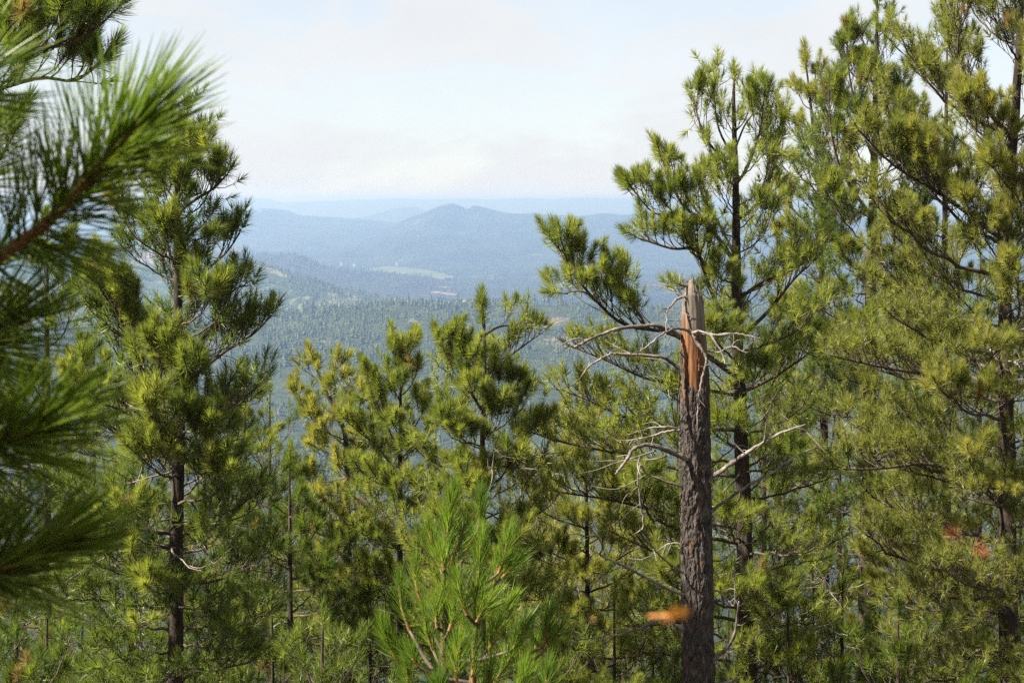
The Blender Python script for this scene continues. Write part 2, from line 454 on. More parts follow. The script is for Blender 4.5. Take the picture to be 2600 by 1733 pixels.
def forest(name, label, HV, n, px_rng, t_rng, hmin, hmax, seed, thin=0.0, tiers=3, sides=5):
    rng = np.random.default_rng(seed)
    protos = [cone_tree(rng, tiers, sides) for _ in range(8)]
    nv, nu, _ = HV.shape
    g = Geo(); cnt = 0; tries = 0
    while cnt < n and tries < n * 6:
        tries += 1
        fu = rng.uniform(*px_rng) * (nu - 1); fv = rng.uniform(*t_rng) * (nv - 1)
        iu, iv = int(min(fu, nu - 2)), int(min(fv, nv - 2))
        a, b = fu - iu, fv - iv
        p = (HV[iv, iu] * (1 - a) + HV[iv, iu + 1] * a) * (1 - b) + (HV[iv + 1, iu] * (1 - a) + HV[iv + 1, iu + 1] * a) * b
        if fbm(p[0] * 0.010, p[1] * 0.006, seed, 3) < thin: continue
        if abs(p[0]) > p[1] * 0.36 + 60: continue
        if in_meadow(p): continue
        h = hmin * 0.7 + (hmax - hmin * 0.7) * rng.random() ** 1.3
        V, T = protos[rng.integers(8)]
        c, s = math.cos(rng.uniform(0, 6.28)), math.sin(rng.uniform(0, 6.28))
        w = h * rng.uniform(0.8, 1.25)
        X = V * np.array((w, w, h))
        g.add(np.stack([X[:, 0] * c - X[:, 1] * s, X[:, 0] * s + X[:, 1] * c, X[:, 2]], 1) + p, None, T)
        cnt += 1
    o = link(name, g.mesh(name, [M['canopy']], False))
    tag(o, label, 'woods', kind='stuff')
    return o
forest('far_woods', 'hazy pine woods covering the nearest ridge', nearV, 16000, (0.10, 0.9), (0.06, 0.56), 8, 14, 5, -0.32)
forest('far_woods', 'hazy sparse pines scattered over the rocky hill on the left', hillV, 7500, (0.05, 0.8), (0.10, 0.54), 8, 14, 6, -0.10, 2, 5)

forest('far_woods', 'hazy woods on the purplish rise in front of the valley meadow', burnV, 6500, (0.28, 0.60), (0.05, 0.56), 9, 17, 7, -0.35, 2, 4)
vx = np.linspace(-2600, 2600, 30); vy = np.linspace(5300, 8600, 30)
valV = np.array([[(x, y, VALLEY + 4) for x in vx] for y in vy])
forest('far_woods', 'hazy woods around the long meadow on the valley floor', valV, 6000, (0.0, 1.0), (0.0, 1.0), 9, 17, 8, -0.02, 2, 4)

# pines one can pick out on the skyline of the nearest ridge
rng = np.random.default_rng(77)
crest_meshes = []
for k in range(5):
    g = Geo()
    for j in range(9):
        z = 0.25 + 0.08 * j + rng.uniform(-0.02, 0.02)
        L = 0.22 * (1 - j / 11) * rng.uniform(0.6, 1.2)
        i0 = []
        for s in range(6):
            a = s * 1.047 + rng.uniform(-0.4, 0.4)
            rr = L * rng.uniform(0.5, 1.3)
            i0.append((rr * math.cos(a), rr * math.sin(a), z + rng.uniform(-0.05, 0.04)))
        i0.append((0, 0, z + 0.17)); i0.append((0, 0, z - 0.03))
        T = [(s, (s + 1) % 6, 6) for s in range(6)] + [((s + 1) % 6, s, 7) for s in range(6)]
        g.add(i0, None, T)
    Vt, Qt = tube([(0, 0, -0.1), (0.005, 0, 0.5), (0, 0, 1.05)], [0.02, 0.013, 0.003], 5)
    g.add(Vt, Qt, m=1)
    crest_meshes.append(g.mesh('ridge_pine', [M['canopy'], M['bark']], False))
nv, nu, _ = nearV.shape
for k in range(46):
    px = 640 + k * 18.0 + rng.uniform(-8, 8)
    fu = (px - near_prof[0][0]) / (near_prof[-1][0] - near_prof[0][0]) * (nu - 1)
    iu = int(fu); p = nearV[nv // 2 - int(rng.integers(0, 3)), iu]
    x = at(px, 800, p[1])[0]
    h = rng.uniform(11, 21)
    o = link('ridge_pine', crest_meshes[k % 5], None, (x, p[1], p[2]))
    o.scale = (h * 0.9, h * 0.9, h); o.rotation_euler = (0, 0, rng.uniform(0, 6.28))
    tag(o, 'small far-off pine standing up along the crest of the nearest ridge', 'tree', 'far-off pines on the crest of the nearest ridge')

# white farm buildings at the edge of the valley meadow
wall_m = simple_mat('pale_boards', [(0.3, (0.36, 0.35, 0.33)), (0.7, (0.44, 0.43, 0.41))], 0.5, 0.8)
roof_m = simple_mat('sheet_roof', [(0.3, (0.22, 0.21, 0.20)), (0.7, (0.30, 0.29, 0.28))], 0.5, 0.5)
for (px, py, w, lab) in [(818, 668, 7, 'tiny pale building left of the long meadow, nearest the rocky hill'), (866, 677, 9, 'tiny pale building in the woods left of the long meadow'),
                         (899, 681, 10, 'tiny pale building closest to the left end of the long meadow'), (1007, 677, 8, 'tiny white building at the far edge of the long meadow'), (1425, 722, 8, 'tiny white building on the small meadow beside the tall pine')]:
    d = valley_d(py); c = at(px, py, d)
    root = empty('farm_building', (c[0], c[1], VALLEY + 14))
    L, W, H = w, w * 0.5, w * 0.32
    g = Geo()
    V = [(-L / 2, -W / 2, -8), (L / 2, -W / 2, -8), (L / 2, W / 2, -8), (-L / 2, W / 2, -8), (-L / 2, -W / 2, H), (L / 2, -W / 2, H), (L / 2, W / 2, H), (-L / 2, W / 2, H), (-L / 2, 0, H * 1.7), (L / 2, 0, H * 1.7)]
    g.add(V, [(0, 1, 5, 4), (1, 2, 6, 5), (2, 3, 7, 6), (3, 0, 4, 7)], [(5, 6, 9), (7, 4, 8)])
    link('wall', g.mesh('wall', [wall_m], False), root)
    g = Geo(); e = 0.4
    V = [(-L / 2 - e, -W / 2 - e, H - 0.1), (L / 2 + e, -W / 2 - e, H - 0.1), (L / 2 + e, 0, H * 1.7 + .35), (-L / 2 - e, 0, H * 1.7 + .35), (-L / 2 - e, W / 2 + e, H - 0.1), (L / 2 + e, W / 2 + e, H - 0.1)]
    g.add(V, [(0, 1, 2, 3), (3, 2, 5, 4)])
    link('roof', g.mesh('roof', [roof_m], False), root)
    tag(root, lab, 'building', 'pale farm buildings in the valley')

# ------------------------------------------------------------------ needle tufts (shared meshes)
def needles(g, rng, n, P0, D, L, w, m=0, bend=0.16, axis=(0, 0, 1)):
    """n ribbons from P0 along D, bent towards axis"""
    axis = np.asarray(axis, float)
    rnd = rng.normal(size=(n, 3))
    S = np.cross(D, rnd); S /= np.linalg.norm(S, axis=1)[:, None] + 1e-9
    L = L[:, None]
    w = np.broadcast_to(w, (n,))[:, None]
    B = axis * bend * L + rng.normal(size=(n, 3)) * 0.05 * L
    p1 = P0 + D * L * 0.55 + B * 0.3
    p2 = P0 + D * L + B
    V = np.stack([P0 - S * w * 0.35, P0 + S * w * 0.35, p1 + S * w * 0.5, p1 - S * w * 0.5, p2], 1).reshape(-1, 3)
    i = np.arange(n)[:, None] * 5
    g.add(V, i + np.array([[0, 1, 2, 3]]), i + np.array([[3, 2, 4]]), m)
def tuft_geo(rng, n, stem, nl, w, a0, a1, bias=0.6, scatter=0.16, budr=0.010):
    g = Geo()
    t = rng.uniform(0, 1, n) ** bias
    ang = np.radians(a0 + (a1 - a0) * t) + rng.normal(size=n) * scatter
    phi = rng.uniform(0, 2 * np.pi, n)
    D = np.stack([np.sin(ang) * np.cos(phi), np.sin(ang) * np.sin(phi), np.cos(ang)], 1)
    P0 = np.stack([np.zeros(n), np.zeros(n), t * stem], 1)
    needles(g, rng, n, P0, D, nl * rng.uniform(0.75, 1.12, n), w * rng.uniform(0.7, 1.3, n))
    Vt, Qt = tube([(0, 0, -0.06), (0, 0, stem * 0.6), (0, 0, stem)], [0.006, 0.006, 0.007], 5); g.add(Vt, Qt, m=1)
    Vt, Qt = tube([(0, 0, stem), (0, 0, stem + budr * 1.2), (0, 0, stem + budr * 3.4)], [budr, budr * 0.9, 0.001], 5); g.add(Vt, Qt, m=2)
    return g
trng = np.random.default_rng(3)
TUFT = {}
for tone in ('green', 'olive', 'dark'):
    TUFT[tone] = {'brush': [], 'pom': []}
for k in range(5):
    gb = tuft_geo(trng, 300, 0.20, 0.138, 0.0037, 90, 12, 0.8)
    gp = tuft_geo(trng, 235, 0.075, 0.134, 0.0037, 96, 8, 0.75, 0.22)
    for tone in TUFT:
        TUFT[tone]['brush'].append(gb.mesh('needle_tuft', [M[tone], M['twig'], M['bud']], False))
        TUFT[tone]['pom'].append(gp.mesh('needle_tuft', [M[tone], M['twig'], M['bud']], False))
def tuft_plain(rng, n, stem, nl, w, a0, a1):
    """one blade per needle, for the tufts joined into a crown"""
    t = rng.uniform(0, 1, n) ** 0.75
    ang = np.radians(a0 + (a1 - a0) * t) + rng.normal(size=n) * 0.2
    phi = rng.uniform(0, 2 * np.pi, n)
    Dv = np.stack([np.sin(ang) * np.cos(phi), np.sin(ang) * np.sin(phi), np.cos(ang)], 1)
    P0 = np.stack([np.zeros(n), np.zeros(n), t * stem], 1)
    S = np.cross(Dv, rng.normal(size=(n, 3))); S /= np.linalg.norm(S, axis=1)[:, None]
    L = (nl * rng.uniform(0.75, 1.12, n))[:, None]
    V = np.stack([P0 - S * w / 2, P0 + S * w / 2, P0 + Dv * L + np.array((0, 0, 0.12)) * L], 1).reshape(-1, 3)
    return V, np.arange(3 * n).reshape(-1, 3)
TUFT_GEO = [tuft_plain(trng, 46, 0.12, 0.138, 0.0088, 98, 8) for _ in range(6)]
DRY_TUFT = tuft_geo(trng, 170, 0.09, 0.14, 0.0036, 110, 10, 0.75, 0.3).mesh('needle_tuft', [M['dry'], M['twig'], M['bud']], False)
DEAD_TUFT = tuft_geo(trng, 120, 0.10, 0.17, 0.0045, 105, 10, 0.7, 0.3).mesh('dead_needle_tuft', [M['dead'], M['twig'], M['bud']], False)

# ------------------------------------------------------------------ pines
def side_curve(rng, p, d, L, up=0.35, k=3):
    """a short upturned shoot"""
    P = [p]; d = unit(d)
    for i in range(k):
        d = unit(d + np.array((0, 0, up)) / k + rng.normal(size=3) * 0.10)
        P.append(P[-1] + d * L / k)
    return np.array(P), d
def clothe(rng, P, r0, dens=1.0, bare=0.25, brush=0.5, tscale=1.0, twl=1.0):
    """twigs and tufts on a branch axis P -> (tubes, tufts)"""
    tubes, tufts = [], []
    k = len(P)
    seg = np.linalg.norm(np.diff(P, axis=0), axis=1); cum = np.concatenate([[0], np.cumsum(seg)]); L = cum[-1]
    rad = r0 * (1 - 0.82 * cum / L) + 0.003
    tubes.append((P, rad, 6))
    def pt(t):
        s = t * L
        return np.array([np.interp(s, cum, P[:, c]) for c in range(3)])
    up = np.array((0, 0, 1.0))
    ns = max(2, int(dens * L / 0.14))
    sgn = 1 if rng.random() < 0.5 else -1
    for i in range(ns):
        t = bare + (0.97 - bare) * (i + rng.uniform(0.2, 0.8)) / ns
        p = pt(t); tan = unit(pt(min(1, t + 0.03)) - pt(max(0, t - 0.03)))
        side = unit(np.cross(tan, up) + 1e-6) * sgn
        sgn = -sgn if rng.random() < 0.8 else sgn
        d = tan * rng.uniform(0.5, 1.0) + side * rng.uniform(0.4, 1.0) + up * rng.uniform(0.0, 0.6)
        ls = (0.42 * L * (1 - t) + 0.14) * rng.uniform(0.6, 1.2) * twl
        ls = min(ls, 1.0)
        C, de = side_curve(rng, p, d, ls, rng.uniform(0.2, 0.9))
        tubes.append((C, np.linspace(max(0.004, r0 * 0.28), 0.004, len(C)), 3))
        tufts.append((C[-1], unit(de + up * rng.uniform(0.1, 0.6)), rng.uniform(0.8, 1.12) * tscale, rng.random() < brush))
        m = int(ls / 0.23 * dens + rng.random() * 0.5)
        for q in range(m):
            tt = rng.uniform(0.35, 0.9); j = min(len(C) - 2, int(tt * (len(C) - 1)))
            b = C[j] + (C[j + 1] - C[j]) * rng.random()
            dd = unit(de + rng.normal(size=3) * 0.7 + up * 0.4)
            C2, de2 = side_curve(rng, b, dd, rng.uniform(0.08, 0.24), 0.5, 2)
            tubes.append((C2, np.linspace(0.005, 0.004, len(C2)), 3))
            tufts.append((C2[-1], unit(de2 + up * 0.2), rng.uniform(0.65, 1.0) * tscale, rng.random() < brush * 0.6))
    tufts.append((P[-1], unit(P[-1] - P[-2] + up * 0.25 * seg[-1]), rng.uniform(0.95, 1.15) * tscale, rng.random() < brush + 0.2))
    return tubes, tufts

def pine(label, trunk, depth, r_base, env, nb, tone, seed, custom=(), dens=1.0, brush=0.45, tscale=1.0, group=None, objs=300,
         dead=0, dead_y=(1200, 1700), leader=True, steep=1.0, dead_tufts=(), name='pine_tree', skip=None, yoff=()):
    rng = np.random.default_rng(seed)
    TP = [at(x, y, depth) for x, y in trunk]
    for i, dy_ in enumerate(yoff): TP[i][1] += dy_
    TP = smooth_path(TP[::-1], 5)
    bx, by = TP[0][0], TP[0][1]
    gz = ground_z(bx, by)
    if TP[0][2] > gz:
        lowp = np.array((bx + (rng.random() - .5) * .1, by, gz - 0.25))
        TP = np.vstack([np.linspace(lowp, TP[0], 5)[:-1], TP])
    base = np.array((TP[0][0], TP[0][1], gz))
    root = empty(name, base)
    H = TP[-1][2] - gz
    f = (TP[:, 2] - gz) / H
    rad = r_base * np.clip(1 - f, 0, 1) ** 0.75 + 0.010
    rad[:2] *= 1.25
    # trunk: finer rings, irregular
    P2 = smooth_path(TP, 3); 
    rr = np.interp(np.linspace(0, 1, len(P2)), np.linspace(0, 1, len(rad)), rad)
    g = Geo(); Vt, Qt = tube(P2, rr, 14)
    V3 = Vt.reshape(len(P2), 14, 3)
    jit = 1 + 0.10 * rng.normal(size=(len(P2), 14, 1)) * 0.6
    V3 = P2[:, None] + (V3 - P2[:, None]) * jit
    g.add(V3.reshape(-1, 3) - base, Qt)
    link('trunk', g.mesh('trunk', [M['bark']]), root)
    def trunk_at(z):
        return np.array((np.interp(z, TP[:, 2], TP[:, 0]), np.interp(z, TP[:, 2], TP[:, 1]), z)), np.interp(z, TP[:, 2], rad)
    branches = []
    ztop = TP[-1][2]
    ex = [e[0] for e in env]; el = [e[1] for e in env]; er = [e[2] for e in env]
    nb = int(nb * 1.15)
    for i in range(nb):
        q = (i + rng.uniform(0.1, 0.9)) / nb
        ytip = ex[0] + (ex[-1] - ex[0]) * q
        azm = i * 2.39996 + rng.uniform(-0.4, 0.4)
        cx, sy = math.cos(azm), math.sin(azm)
        lft, rgt = np.interp(ytip, ex, el), np.interp(ytip, ex, er)
        ext = (rgt if cx > 0 else lft) * abs(cx) + 0.5 * (lft + rgt) * 0.8 * (1 - abs(cx))
        Lh = ext * depth / FPX * rng.uniform(0.72, 1.06)
        e = R(steep * (60 - 52 * q ** 0.55) + rng.uniform(-8, 8))
        if q > 0.7: e -= R(12) * (q - 0.7) / 0.3
        ztip = at(0, ytip, depth)[2]
        rise = Lh * math.tan(e)
        zs = min(ztip - rise, ztop - 0.18)
        if zs < gz + 0.8: continue
        p0, r0 = trunk_at(zs)
        hv = np.array((cx, sy, 0)) * Lh
        tip = np.array((p0[0], p0[1], 0)) + hv; tip[2] = max(ztip, zs + rise * 0.5)
        wob = np.array((-sy, cx, 0)) * rng.normal() * 0.13 * Lh
        c1 = p0 + hv * 0.33 + wob * 0.6 + np.array((0, 0, (tip[2] - zs) * 0.16))
        c2 = p0 + hv * 0.68 + wob + np.array((0, 0, (tip[2] - zs) * 0.46))
        P = smooth_path([p0, c1, c2, tip], 4)
        P[1:-1] += rng.normal(size=(len(P) - 2, 3)) * 0.012 * Lh
        branches.append((P, min(0.040, max(0.008, min(r0 * 0.5, Lh * 0.014))), 0.25, None))
    for cpts in custom:
        pts = cpts['p']; off = cpts.get('d', 0.0); off0 = cpts.get('d0', 0.0)
        P = [at(x, y, depth + off0 + (off - off0) * k / (len(pts) - 1)) for k, (x, y) in enumerate(pts)]
        branches.append((smooth_path(P, 4), cpts.get('r', 0.02), cpts.get('bare', 0.3), cpts))
    if leader:
        p, _ = trunk_at(ztop - 0.45)
        branches.append((np.array([p, (p + TP[-1]) / 2, TP[-1]]), 0.012, 0.3, {'leader': 1}))
    allt = []
    for P, r0, bare, cp in branches:
        tb, tf = clothe(rng, P, r0, dens * (cp.get('dens', 1.0) if cp else 1.0), bare, brush, tscale, 0.45 if (cp and cp.get('leader')) else 1.0)
        g = Geo()
        o0 = P[0]
        for (PP, rd, sd) in tb:
            Vt, Qt = tube(PP - o0, rd, sd); g.add(Vt, Qt)
        bo = link('branch', g.mesh('branch', [M['twig']]), root, o0 - base)
        for t in tf: allt.append((t, bo, o0))
    # the tufts nearest the viewer as parts, the rest joined
    allt.sort(key=lambda a: a[0][0][1] - 0.15 * a[0][0][2])
    rest = Geo()
    for k, ((p, d, s, br), bo, o0) in enumerate(allt):
        if k < objs:
            me = TUFT[tone]['brush' if br else 'pom'][int(rng.integers(5))]
            if rng.random() < 0.022: me = DRY_TUFT
            nm = 'needle_tuft'
            o = link(nm, me, bo)
            mtx = Matrix(frame_z(d, rng.uniform(0, 6.28)).tolist()).to_4x4() @ Matrix.Diagonal((s, s, s, 1))
            mtx.translation = Vector(p - o0)
            o.matrix_local = mtx
        else:
            gg = TUFT_GEO[int(rng.integers(5))]
            Rm = frame_z(d, rng.uniform(0, 6.28)) * s
            rest.add(gg[0] @ Rm.T + p - base, None, gg[1])
    if rest.n:
        o = link('crown', rest.mesh('crown', [M[tone]], False), root)
        o['kind'] = 'stuff'
    # bare lower twigs
    for i in range(dead):
        ypx = rng.uniform(*dead_y)
        z = at(0, ypx, depth)[2]
        if z < gz + 0.6: continue
        p0, r0 = trunk_at(z)
        a = rng.uniform(0, 6.28)
        L = rng.uniform(0.5, 1.5)
        P = [p0]; d = np.array((math.cos(a), math.sin(a), rng.uniform(-0.2, 0.4)))
        for k in range(6):
            d = unit(d + rng.normal(size=3) * 0.22 + np.array((0, 0, -0.08 + 0.05 * k)))
            P.append(P[-1] + d * L / 6)
        P = smooth_path(P, 2)
        g = Geo()
        Vt, Qt = tube(P - p0, np.linspace(0.014, 0.004, len(P)), 5); g.add(Vt, Qt)
        for q in range(int(rng.integers(3, 7))):
            j = int(rng.integers(3, len(P) - 1))
            dd = unit(P[j] - P[j - 1] + rng.normal(size=3) * 0.7)
            S = [P[j]]; Ls = rng.uniform(0.2, 0.55)
            for k in range(4):
                dd = unit(dd + rng.normal(size=3) * 0.28 + np.array((0, 0, 0.12)))
                S.append(S[-1] + dd * Ls / 4)
            Vt, Qt = tube(smooth_path(S, 2) - p0, np.linspace(0.006, 0.0025, 9), 4); g.add(Vt, Qt)
        link('dead_branch', g.mesh('dead_branch', [M['dead_twig']]), root, p0 - base)
    for (x, y, d, dirn) in dead_tufts:
        p = at(x, y, d)
        o = link('dead_needle_tuft', DEAD_TUFT, root)
        mtx = Matrix(frame_z(dirn, 1.0).tolist()).to_4x4(); mtx.translation = Vector(p - base)
        o.matrix_local = mtx
        o['label'] = 'tuft of dead reddish brown needles'
    tag(root, label, 'tree', group)
    return root

G_SLOPE = 'pines growing on the hillside below the viewpoint'
# the tall pine behind the snag
pine('tall bright green pine directly behind the broken snag, its pointed top against the sky',
     [(1865, 185), (1863, 268), (1868, 457), (1870, 700), (1872, 865), (1880, 1050), (1890, 1400), (1897, 1733)], 20.5, 0.17,
     [(240, 40, 50), (350, 90, 110), (500, 150, 170), (700, 190, 220), (900, 280, 240), (1150, 400, 260), (1400, 400, 240), (1800, 330, 220)], 48, 'green', 101,
     custom=[
         dict(p=[(1862, 430), (1819, 386), (1784, 335), (1758, 240)], d=-0.25, r=0.018, bare=0.45, dens=0.9),
         dict(p=[(1862, 400), (1826, 330), (1814, 253), (1812, 185)], d=0.1, r=0.016, bare=0.45, dens=0.8),
         dict(p=[(1866, 380), (1890, 320), (1916, 279), (1926, 215)], d=0.2, r=0.014, bare=0.5, dens=0.7),
         dict(p=[(1862, 660), (1800, 575), (1733, 520), (1700, 450), (1677, 395)], d=-0.4, r=0.028, bare=0.35),
         dict(p=[(1800, 575), (1730, 552), (1660, 540), (1608, 482)], d=-0.7, d0=-0.2, r=0.02, bare=0.3),
         dict(p=[(1862, 640), (1810, 540), (1780, 490), (1780, 432)], d=-0.1, r=0.018, bare=0.5),
         dict(p=[(1850, 840), (1799, 722), (1768, 636), (1707, 631), (1622, 605)], d=-0.6, r=0.034, bare=0.35),
         dict(p=[(1862, 950), (1717, 852), (1590, 825), (1518, 768), (1452, 687), (1426, 615)], d=-0.8, r=0.036, bare=0.38, dens=1.1),
         dict(p=[(1640, 838), (1625, 799), (1583, 745), (1580, 678)], d=-0.5, d0=-0.5, r=0.018, bare=0.4),
         dict(p=[(1518, 768), (1480, 740), (1430, 745)], d=-0.9, d0=-0.7, r=0.014, bare=0.3),
         dict(p=[(1880, 855), (1952, 789), (2013, 712), (2074, 655)], d=-0.4, r=0.03, bare=0.35),
         dict(p=[(1872, 760), (1940, 715), (2020, 680), (2100, 620)], d=0.3, r=0.026, bare=0.35),
         dict(p=[(1868, 560), (1920, 520), (1960, 440), (1985, 290)], d=0.2, r=0.022, bare=0.4),
         dict(p=[(1874, 1000), (1750, 985), (1640, 960), (1540, 915), (1450, 880)], d=-0.2, r=0.026, bare=0.35, dens=1.1),
         dict(p=[(1875, 1090), (1720, 1090), (1600, 1065), (1480, 1010), (1400, 985)], d=0.3, r=0.026, bare=0.3, dens=1.1),
         dict(p=[(1878, 1210), (1720, 1190), (1560, 1150), (1420, 1120), (1330, 1090)], d=-0.1, r=0.026, bare=0.3, dens=1.1),
         dict(p=[(1880, 1340), (1720, 1310), (1560, 1270), (1430, 1250), (1340, 1230)], d=0.2, r=0.026, bare=0.3, dens=1.1),
         dict(p=[(1875, 1000), (1960, 960), (2050, 900), (2110, 860)], d=-0.2, r=0.024, bare=0.3),
         dict(p=[(1868, 470), (1900, 420), (1930, 330), (1940, 250)], d=-0.3, r=0.018, bare=0.4),
     ], brush=0.8, tscale=1.0, group=G_SLOPE, dead=14, dead_y=(1000, 1650), dens=1.45)
# right-hand pines
pine('tall dense pine right of the snag, its dark top touching the upper edge',
     [(2228, 0), (2222, 300), (2210, 780), (2205, 1100), (2200, 1733)], 24.0, 0.19,
     [(40, 45, 45), (150, 110, 110), (350, 190, 190), (600, 220, 220), (900, 240, 230), (1150, 220, 220), (1500, 200, 200)], 60, 'green', 102, brush=0.5, dens=1.6, tscale=0.95, group=G_SLOPE,
     custom=[dict(p=[(2225, 420), (2180, 300), (2155, 180), (2150, 90)], d=-0.4, r=0.025), dict(p=[(2220, 560), (2140, 440), (2110, 330), (2105, 220)], d=-0.5, r=0.025)],
     dead=22, dead_y=(1050, 1700))
pine('slender pine with an olive spire between the tall green pine and the tall dense pine',
     [(2045, 150), (2062, 300), (2080, 500), (2090, 900), (2095, 1733)], 25.5, 0.11,
     [(190, 25, 30), (300, 80, 60), (500, 130, 110), (800, 150, 130), (1100, 150, 130)], 34, 'olive', 103, brush=0.5, group=G_SLOPE, objs=240, dens=1.25)
pine('yellow-green pine whose thick trunk runs up the right edge of the picture',
     [(2598, -260), (2592, 0), (2580, 265), (2560, 500), (2552, 690), (2553, 920), (2562, 1733)], 19.0, 0.155,
     [(-160, 110, 80), (0, 230, 100), (200, 360, 110), (450, 430, 120), (700, 440, 120), (900, 480, 120), (1150, 450, 120), (1400, 420, 120), (1800, 380, 120)], 84, 'olive', 104, brush=0.3, dens=1.6, tscale=0.92, group=G_SLOPE,
     custom=[dict(p=[(2578, 360), (2500, 270), (2435, 150), (2442, 30)], d=-0.5, r=0.03, bare=0.4), dict(p=[(2560, 620), (2400, 500), (2270, 420), (2180, 330)], d=-0.7, r=0.03, bare=0.4),
             dict(p=[(2552, 1000), (2400, 960), (2230, 930), (2100, 900)], d=-1.0, r=0.03, bare=0.35), dict(p=[(2552, 1250), (2380, 1180), (2220, 1190), (2090, 1190)], d=-1.0, r=0.028, bare=0.35)],
     dead=8, dead_y=(800, 1600), dead_tufts=[(2432, 1362, 17.2, (-0.5, -0.4, 0.3)), (2468, 1382, 17.2, (0.5, -0.5, -0.3))])
pine('pine behind the foliage between the tall dense pine and the right edge trunk',
     [(2405, 90), (2400, 500), (2400, 900), (2405, 1733)], 27.0, 0.14, [(130, 40, 40), (300, 110, 110), (600, 160, 160), (1000, 190, 190), (1300, 200, 200), (1600, 200, 200)], 42, 'green', 105, group=G_SLOPE, objs=260, dead=8, dens=1.2)
pine('pine beyond the right edge, only the ends of its boughs reaching into view',
     [(2790, 60), (2785, 900), (2780, 1733)], 21.5, 0.15, [(120, 60, 60), (300, 150, 120), (600, 210, 160), (1000, 240, 200), (1400, 240, 200), (1800, 240, 200)], 34, 'green', 121, group=G_SLOPE, objs=120, dens=1.1)
pine('short pine with a thin trunk standing left of the snag',
     [(1478, 985), (1490, 1340), (1492, 1733)], 22.5, 0.06, [(1020, 40, 45), (1110, 120, 120), (1250, 180, 180), (1750, 220, 220)], 36, 'olive', 106, brush=0.35, dens=1.2, group=G_SLOPE, objs=260, dead=6)
# centre
pine('pine in the middle of the picture with one tall plume at its tip',
     [(1225, 785), (1230, 845), (1230, 978), (1225, 1133), (1225, 1246), (1222, 1733)], 20.0, 0.085,
     [(860, 100, 110), (930, 140, 160), (1020, 150, 180), (1120, 180, 190), (1250, 190, 190), (1600, 210, 210)], 42, 'green', 107, brush=0.45, dens=1.4, group=G_SLOPE, steep=0.85,
     custom=[dict(p=[(1230, 850), (1265, 830), (1300, 825), (1340, 822)], d=0.4, r=0.014, bare=0.3), dict(p=[(1228, 960), (1300, 900), (1340, 870), (1380, 842)], d=0.3, r=0.016, bare=0.4),
             dict(p=[(1222, 1040), (1183, 972), (1153, 919), (1140, 860)], d=-0.4, r=0.018, bare=0.4)], dead=4, dead_y=(950, 1300))
pine('narrow pine with a thick club-shaped tip left of the middle',
     [(1018, 905), (1016, 1157), (1014, 1733)], 21.5, 0.07, [(930, 30, 45), (990, 70, 60), (1080, 110, 80), (1180, 130, 100), (1320, 150, 150), (1700, 170, 170)], 34, 'green', 108, brush=0.7, dens=1.35, group=G_SLOPE, objs=240,
     custom=[dict(p=[(1016, 1157), (969, 1050), (945, 1000), (933, 955)], d=-0.2, r=0.018, bare=0.35), dict(p=[(1016, 1210), (957, 1133), (910, 1095), (882, 1070)], d=-0.3, r=0.018, bare=0.35),
             dict(p=[(1018, 950), (1028, 915), (1045, 890)], d=0, r=0.01), dict(p=[(1018, 960), (1006, 920), (1000, 895)], d=0, r=0.01)])
pine('round-topped yellowish pine with a bent dark trunk left of the middle',
     [(795, 915), (820, 975), (850, 1040), (878, 1120), (882, 1350), (890, 1733)], 23.5, 0.12, [(920, 70, 60), (950, 100, 80), (1010, 110, 90), (1100, 150, 120), (1250, 160, 140), (1700, 190, 160)], 42, 'olive', 109, brush=0.3, dens=1.4, group=G_SLOPE, steep=0.7, dead=8, dead_y=(1000, 1500))
# left
pine('large dark green pine left of the valley view, trunk showing through its open crown',
     [(425, 225), (440, 310), (450, 470), (452, 800), (455, 1080), (448, 1400), (445, 1733)], 16.0, 0.105,
     [(280, 50, 40), (340, 80, 75), (450, 130, 105), (600, 200, 135), (760, 250, 180), (900, 300, 220), (1050, 340, 240), (1250, 330, 250), (1500, 300, 260), (1850, 300, 260)], 68, 'green', 110, brush=0.6, dens=1.6, tscale=1.0, group=G_SLOPE,
     custom=[dict(p=[(437, 1087), (387, 1010), (359, 938), (300, 800), (260, 720)], d=-0.5, r=0.034, bare=0.4),
             dict(p=[(452, 930), (540, 830), (590, 740), (630, 725)], d=0.2, r=0.022, bare=0.4), dict(p=[(452, 760), (520, 690), (575, 640), (610, 590)], d=0.1, r=0.022, bare=0.4),
             dict(p=[(450, 540), (490, 510), (540, 480), (575, 445)], d=-0.2, r=0.02, bare=0.4), dict(p=[(452, 990), (560, 900), (640, 850), (690, 800)], d=0.2, r=0.024, bare=0.4)],
     dead=14, dead_y=(900, 1700))
pine('pine reaching in from beyond the upper left corner with dark plumes against the sky',
     [(-330, -500), (-325, 300), (-320, 1733)], 12.0, 0.13, [(-300, 80, 80), (0, 140, 160), (500, 200, 230), (900, 220, 220)], 9, 'dark', 111, brush=0.6, group=G_SLOPE, objs=200, leader=True,
     custom=[dict(p=[(-325, 330), (-120, 190), (60, 130), (180, 110), (270, 50)], d=-0.3, r=0.03, bare=0.45, dens=1.3), dict(p=[(-325, 400), (-80, 260), (90, 200), (190, 205), (250, 160)], d=0.2, r=0.03, bare=0.4, dens=1.2),
             dict(p=[(-325, 240), (-150, 120), (0, 60), (120, 20)], d=0.3, r=0.026, bare=0.4, dens=1.3), dict(p=[(-325, 640), (-150, 520), (-20, 430), (50, 310)], d=0.2, r=0.024, bare=0.4)])
pine('pine behind the near drooping sprays on the far left, partly lost in shade',
     [(120, 560), (118, 1733)], 21.0, 0.10, [(600, 40, 40), (800, 150, 140), (1100, 200, 200), (1400, 210, 210), (1650, 200, 200)], 28, 'dark', 112, group=G_SLOPE, objs=220, dead=8, dead_y=(1100, 1700))
